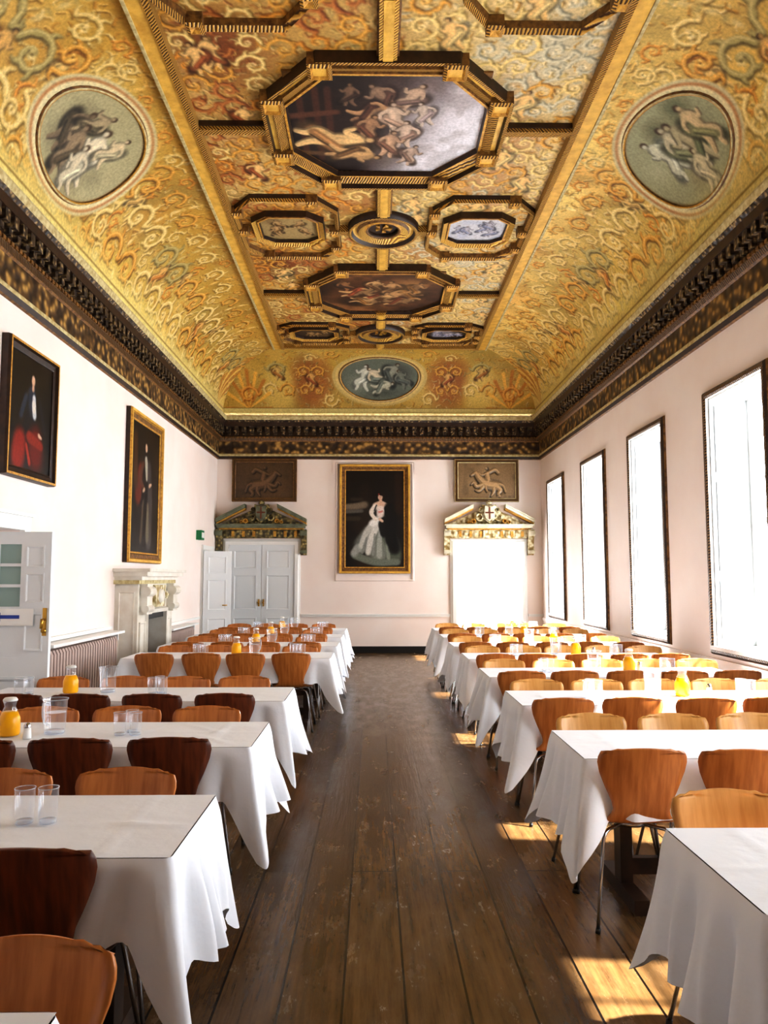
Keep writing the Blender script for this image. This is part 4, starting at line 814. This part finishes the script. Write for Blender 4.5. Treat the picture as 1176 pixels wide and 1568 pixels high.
def table(xc,yn,knear,kfar,xs,var=0,nearoff=.13,faroff=.14):
    t=empty('dining_table',(xc,yn+TD/2,0)); o=place(TM,'table_frame',parent=t); o2=place(CM[var%4],'tablecloth',parent=t)
    if var%2: o2.rotation_euler=(0,0,pi)
    for x0 in xs:
        x=x0
        place(CH[knear],'dining_chair',(x+random.uniform(-.015,.015),yn-nearoff+.27+random.uniform(-.02,.02),0),random.uniform(-.05,.05))
        place(CH[kfar],'dining_chair',(x+random.uniform(-.015,.015),yn+TD+faroff-.27+random.uniform(-.015,.03),0),pi+random.uniform(-.05,.05))
LX=-.73-TL/2; LX2=-.57-TL/2
LT=[(LX,.9),(LX,2.4),(LX,3.92),(LX,5.35),(LX2,8.15),(LX2,9.55),(LX2,10.95),(LX2,12.35)]
for i,(x,y) in enumerate(LT):
    kn='shaded_ply' if y<7 else 'orange'; en=x+TL/2  # near left backs get the wood with shade painted in
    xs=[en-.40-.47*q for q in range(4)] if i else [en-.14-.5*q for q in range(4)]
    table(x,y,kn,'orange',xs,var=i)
RX_=.86+TL/2
RT=[1.98,3.65,5.15,6.6,8.05,9.5,10.95,12.4]
for i,y in enumerate(RT):
    table(RX_,y,'orange','lit_ply',[1.12+.46*q for q in range(5)] if i else [1.16+.48*q for q in range(4)],var=i+1,faroff=.2 if i==0 else .14)
glasses(-1.31,2.72,2); 
glasses(-1.47,4.2,3); place(WJ,'water_jug',(-1.84,4.25,ZT),2.6); place(JG,'juice_jug',(-2.06,4.2,ZT)); place(SS,'salt_shaker',(-1.93,4.12,ZT))
place(JG,'juice_jug',(-2.33,5.72,ZT)); place(WJ,'water_jug',(-2.07,5.75,ZT),2); glasses(-1.72,5.65,3); glasses(-2.65,5.6,3)
for (x,y) in LT[4:]:
    place(JG,'juice_jug',(x+.05,y+.36,ZT)); place(WJ,'water_jug',(x+.25,y+.35,ZT),1); glasses(x-.35,y+.28,4); glasses(x+.7,y+.3,4)
for i,y in enumerate(RT[2:]):
    place(JG,'juice_jug',(RX_+.12+.1*(i%2),y+.38,ZT)); place(WJ,'water_jug',(RX_-.1,y+.36,ZT),1); glasses(1.38,y+.3,3); glasses(RX_+.5,y+.3,3); place(SS,'salt_shaker',(RX_+.32,y+.4,ZT))
# ------------------------------------------------------------ light
wd=bpy.data.worlds.new('sky'); scene.world=wd; wd.use_nodes=True; bg=wd.node_tree.nodes['Background']; bg.inputs['Color'].default_value=(.91,.955,1,1); bg.inputs['Strength'].default_value=12
sl=bpy.data.lights.new('sun','SUN'); sl.energy=26; sl.angle=.015; sl.color=(1,.98,.93); so=bpy.data.objects.new('sun',sl); scene.collection.objects.link(so)
dv=Vector((-1,.10,-1.05)); so.rotation_euler=dv.to_track_quat('-Z','Y').to_euler(); so.location=(8,5,10)
cam=bpy.data.cameras.new('camera'); co=bpy.data.objects.new('camera',cam); scene.collection.objects.link(co); scene.camera=co
cam.sensor_fit='VERTICAL'; cam.sensor_height=24; cam.lens=18; cam.clip_start=.05
co.location=(-.12,0,1.58); co.rotation_euler=(math.radians(90+4.9),0,math.radians(-.76))
scene.view_settings.view_transform='Standard'; scene.view_settings.look='None'; scene.view_settings.exposure=.85; scene.view_settings.gamma=.84
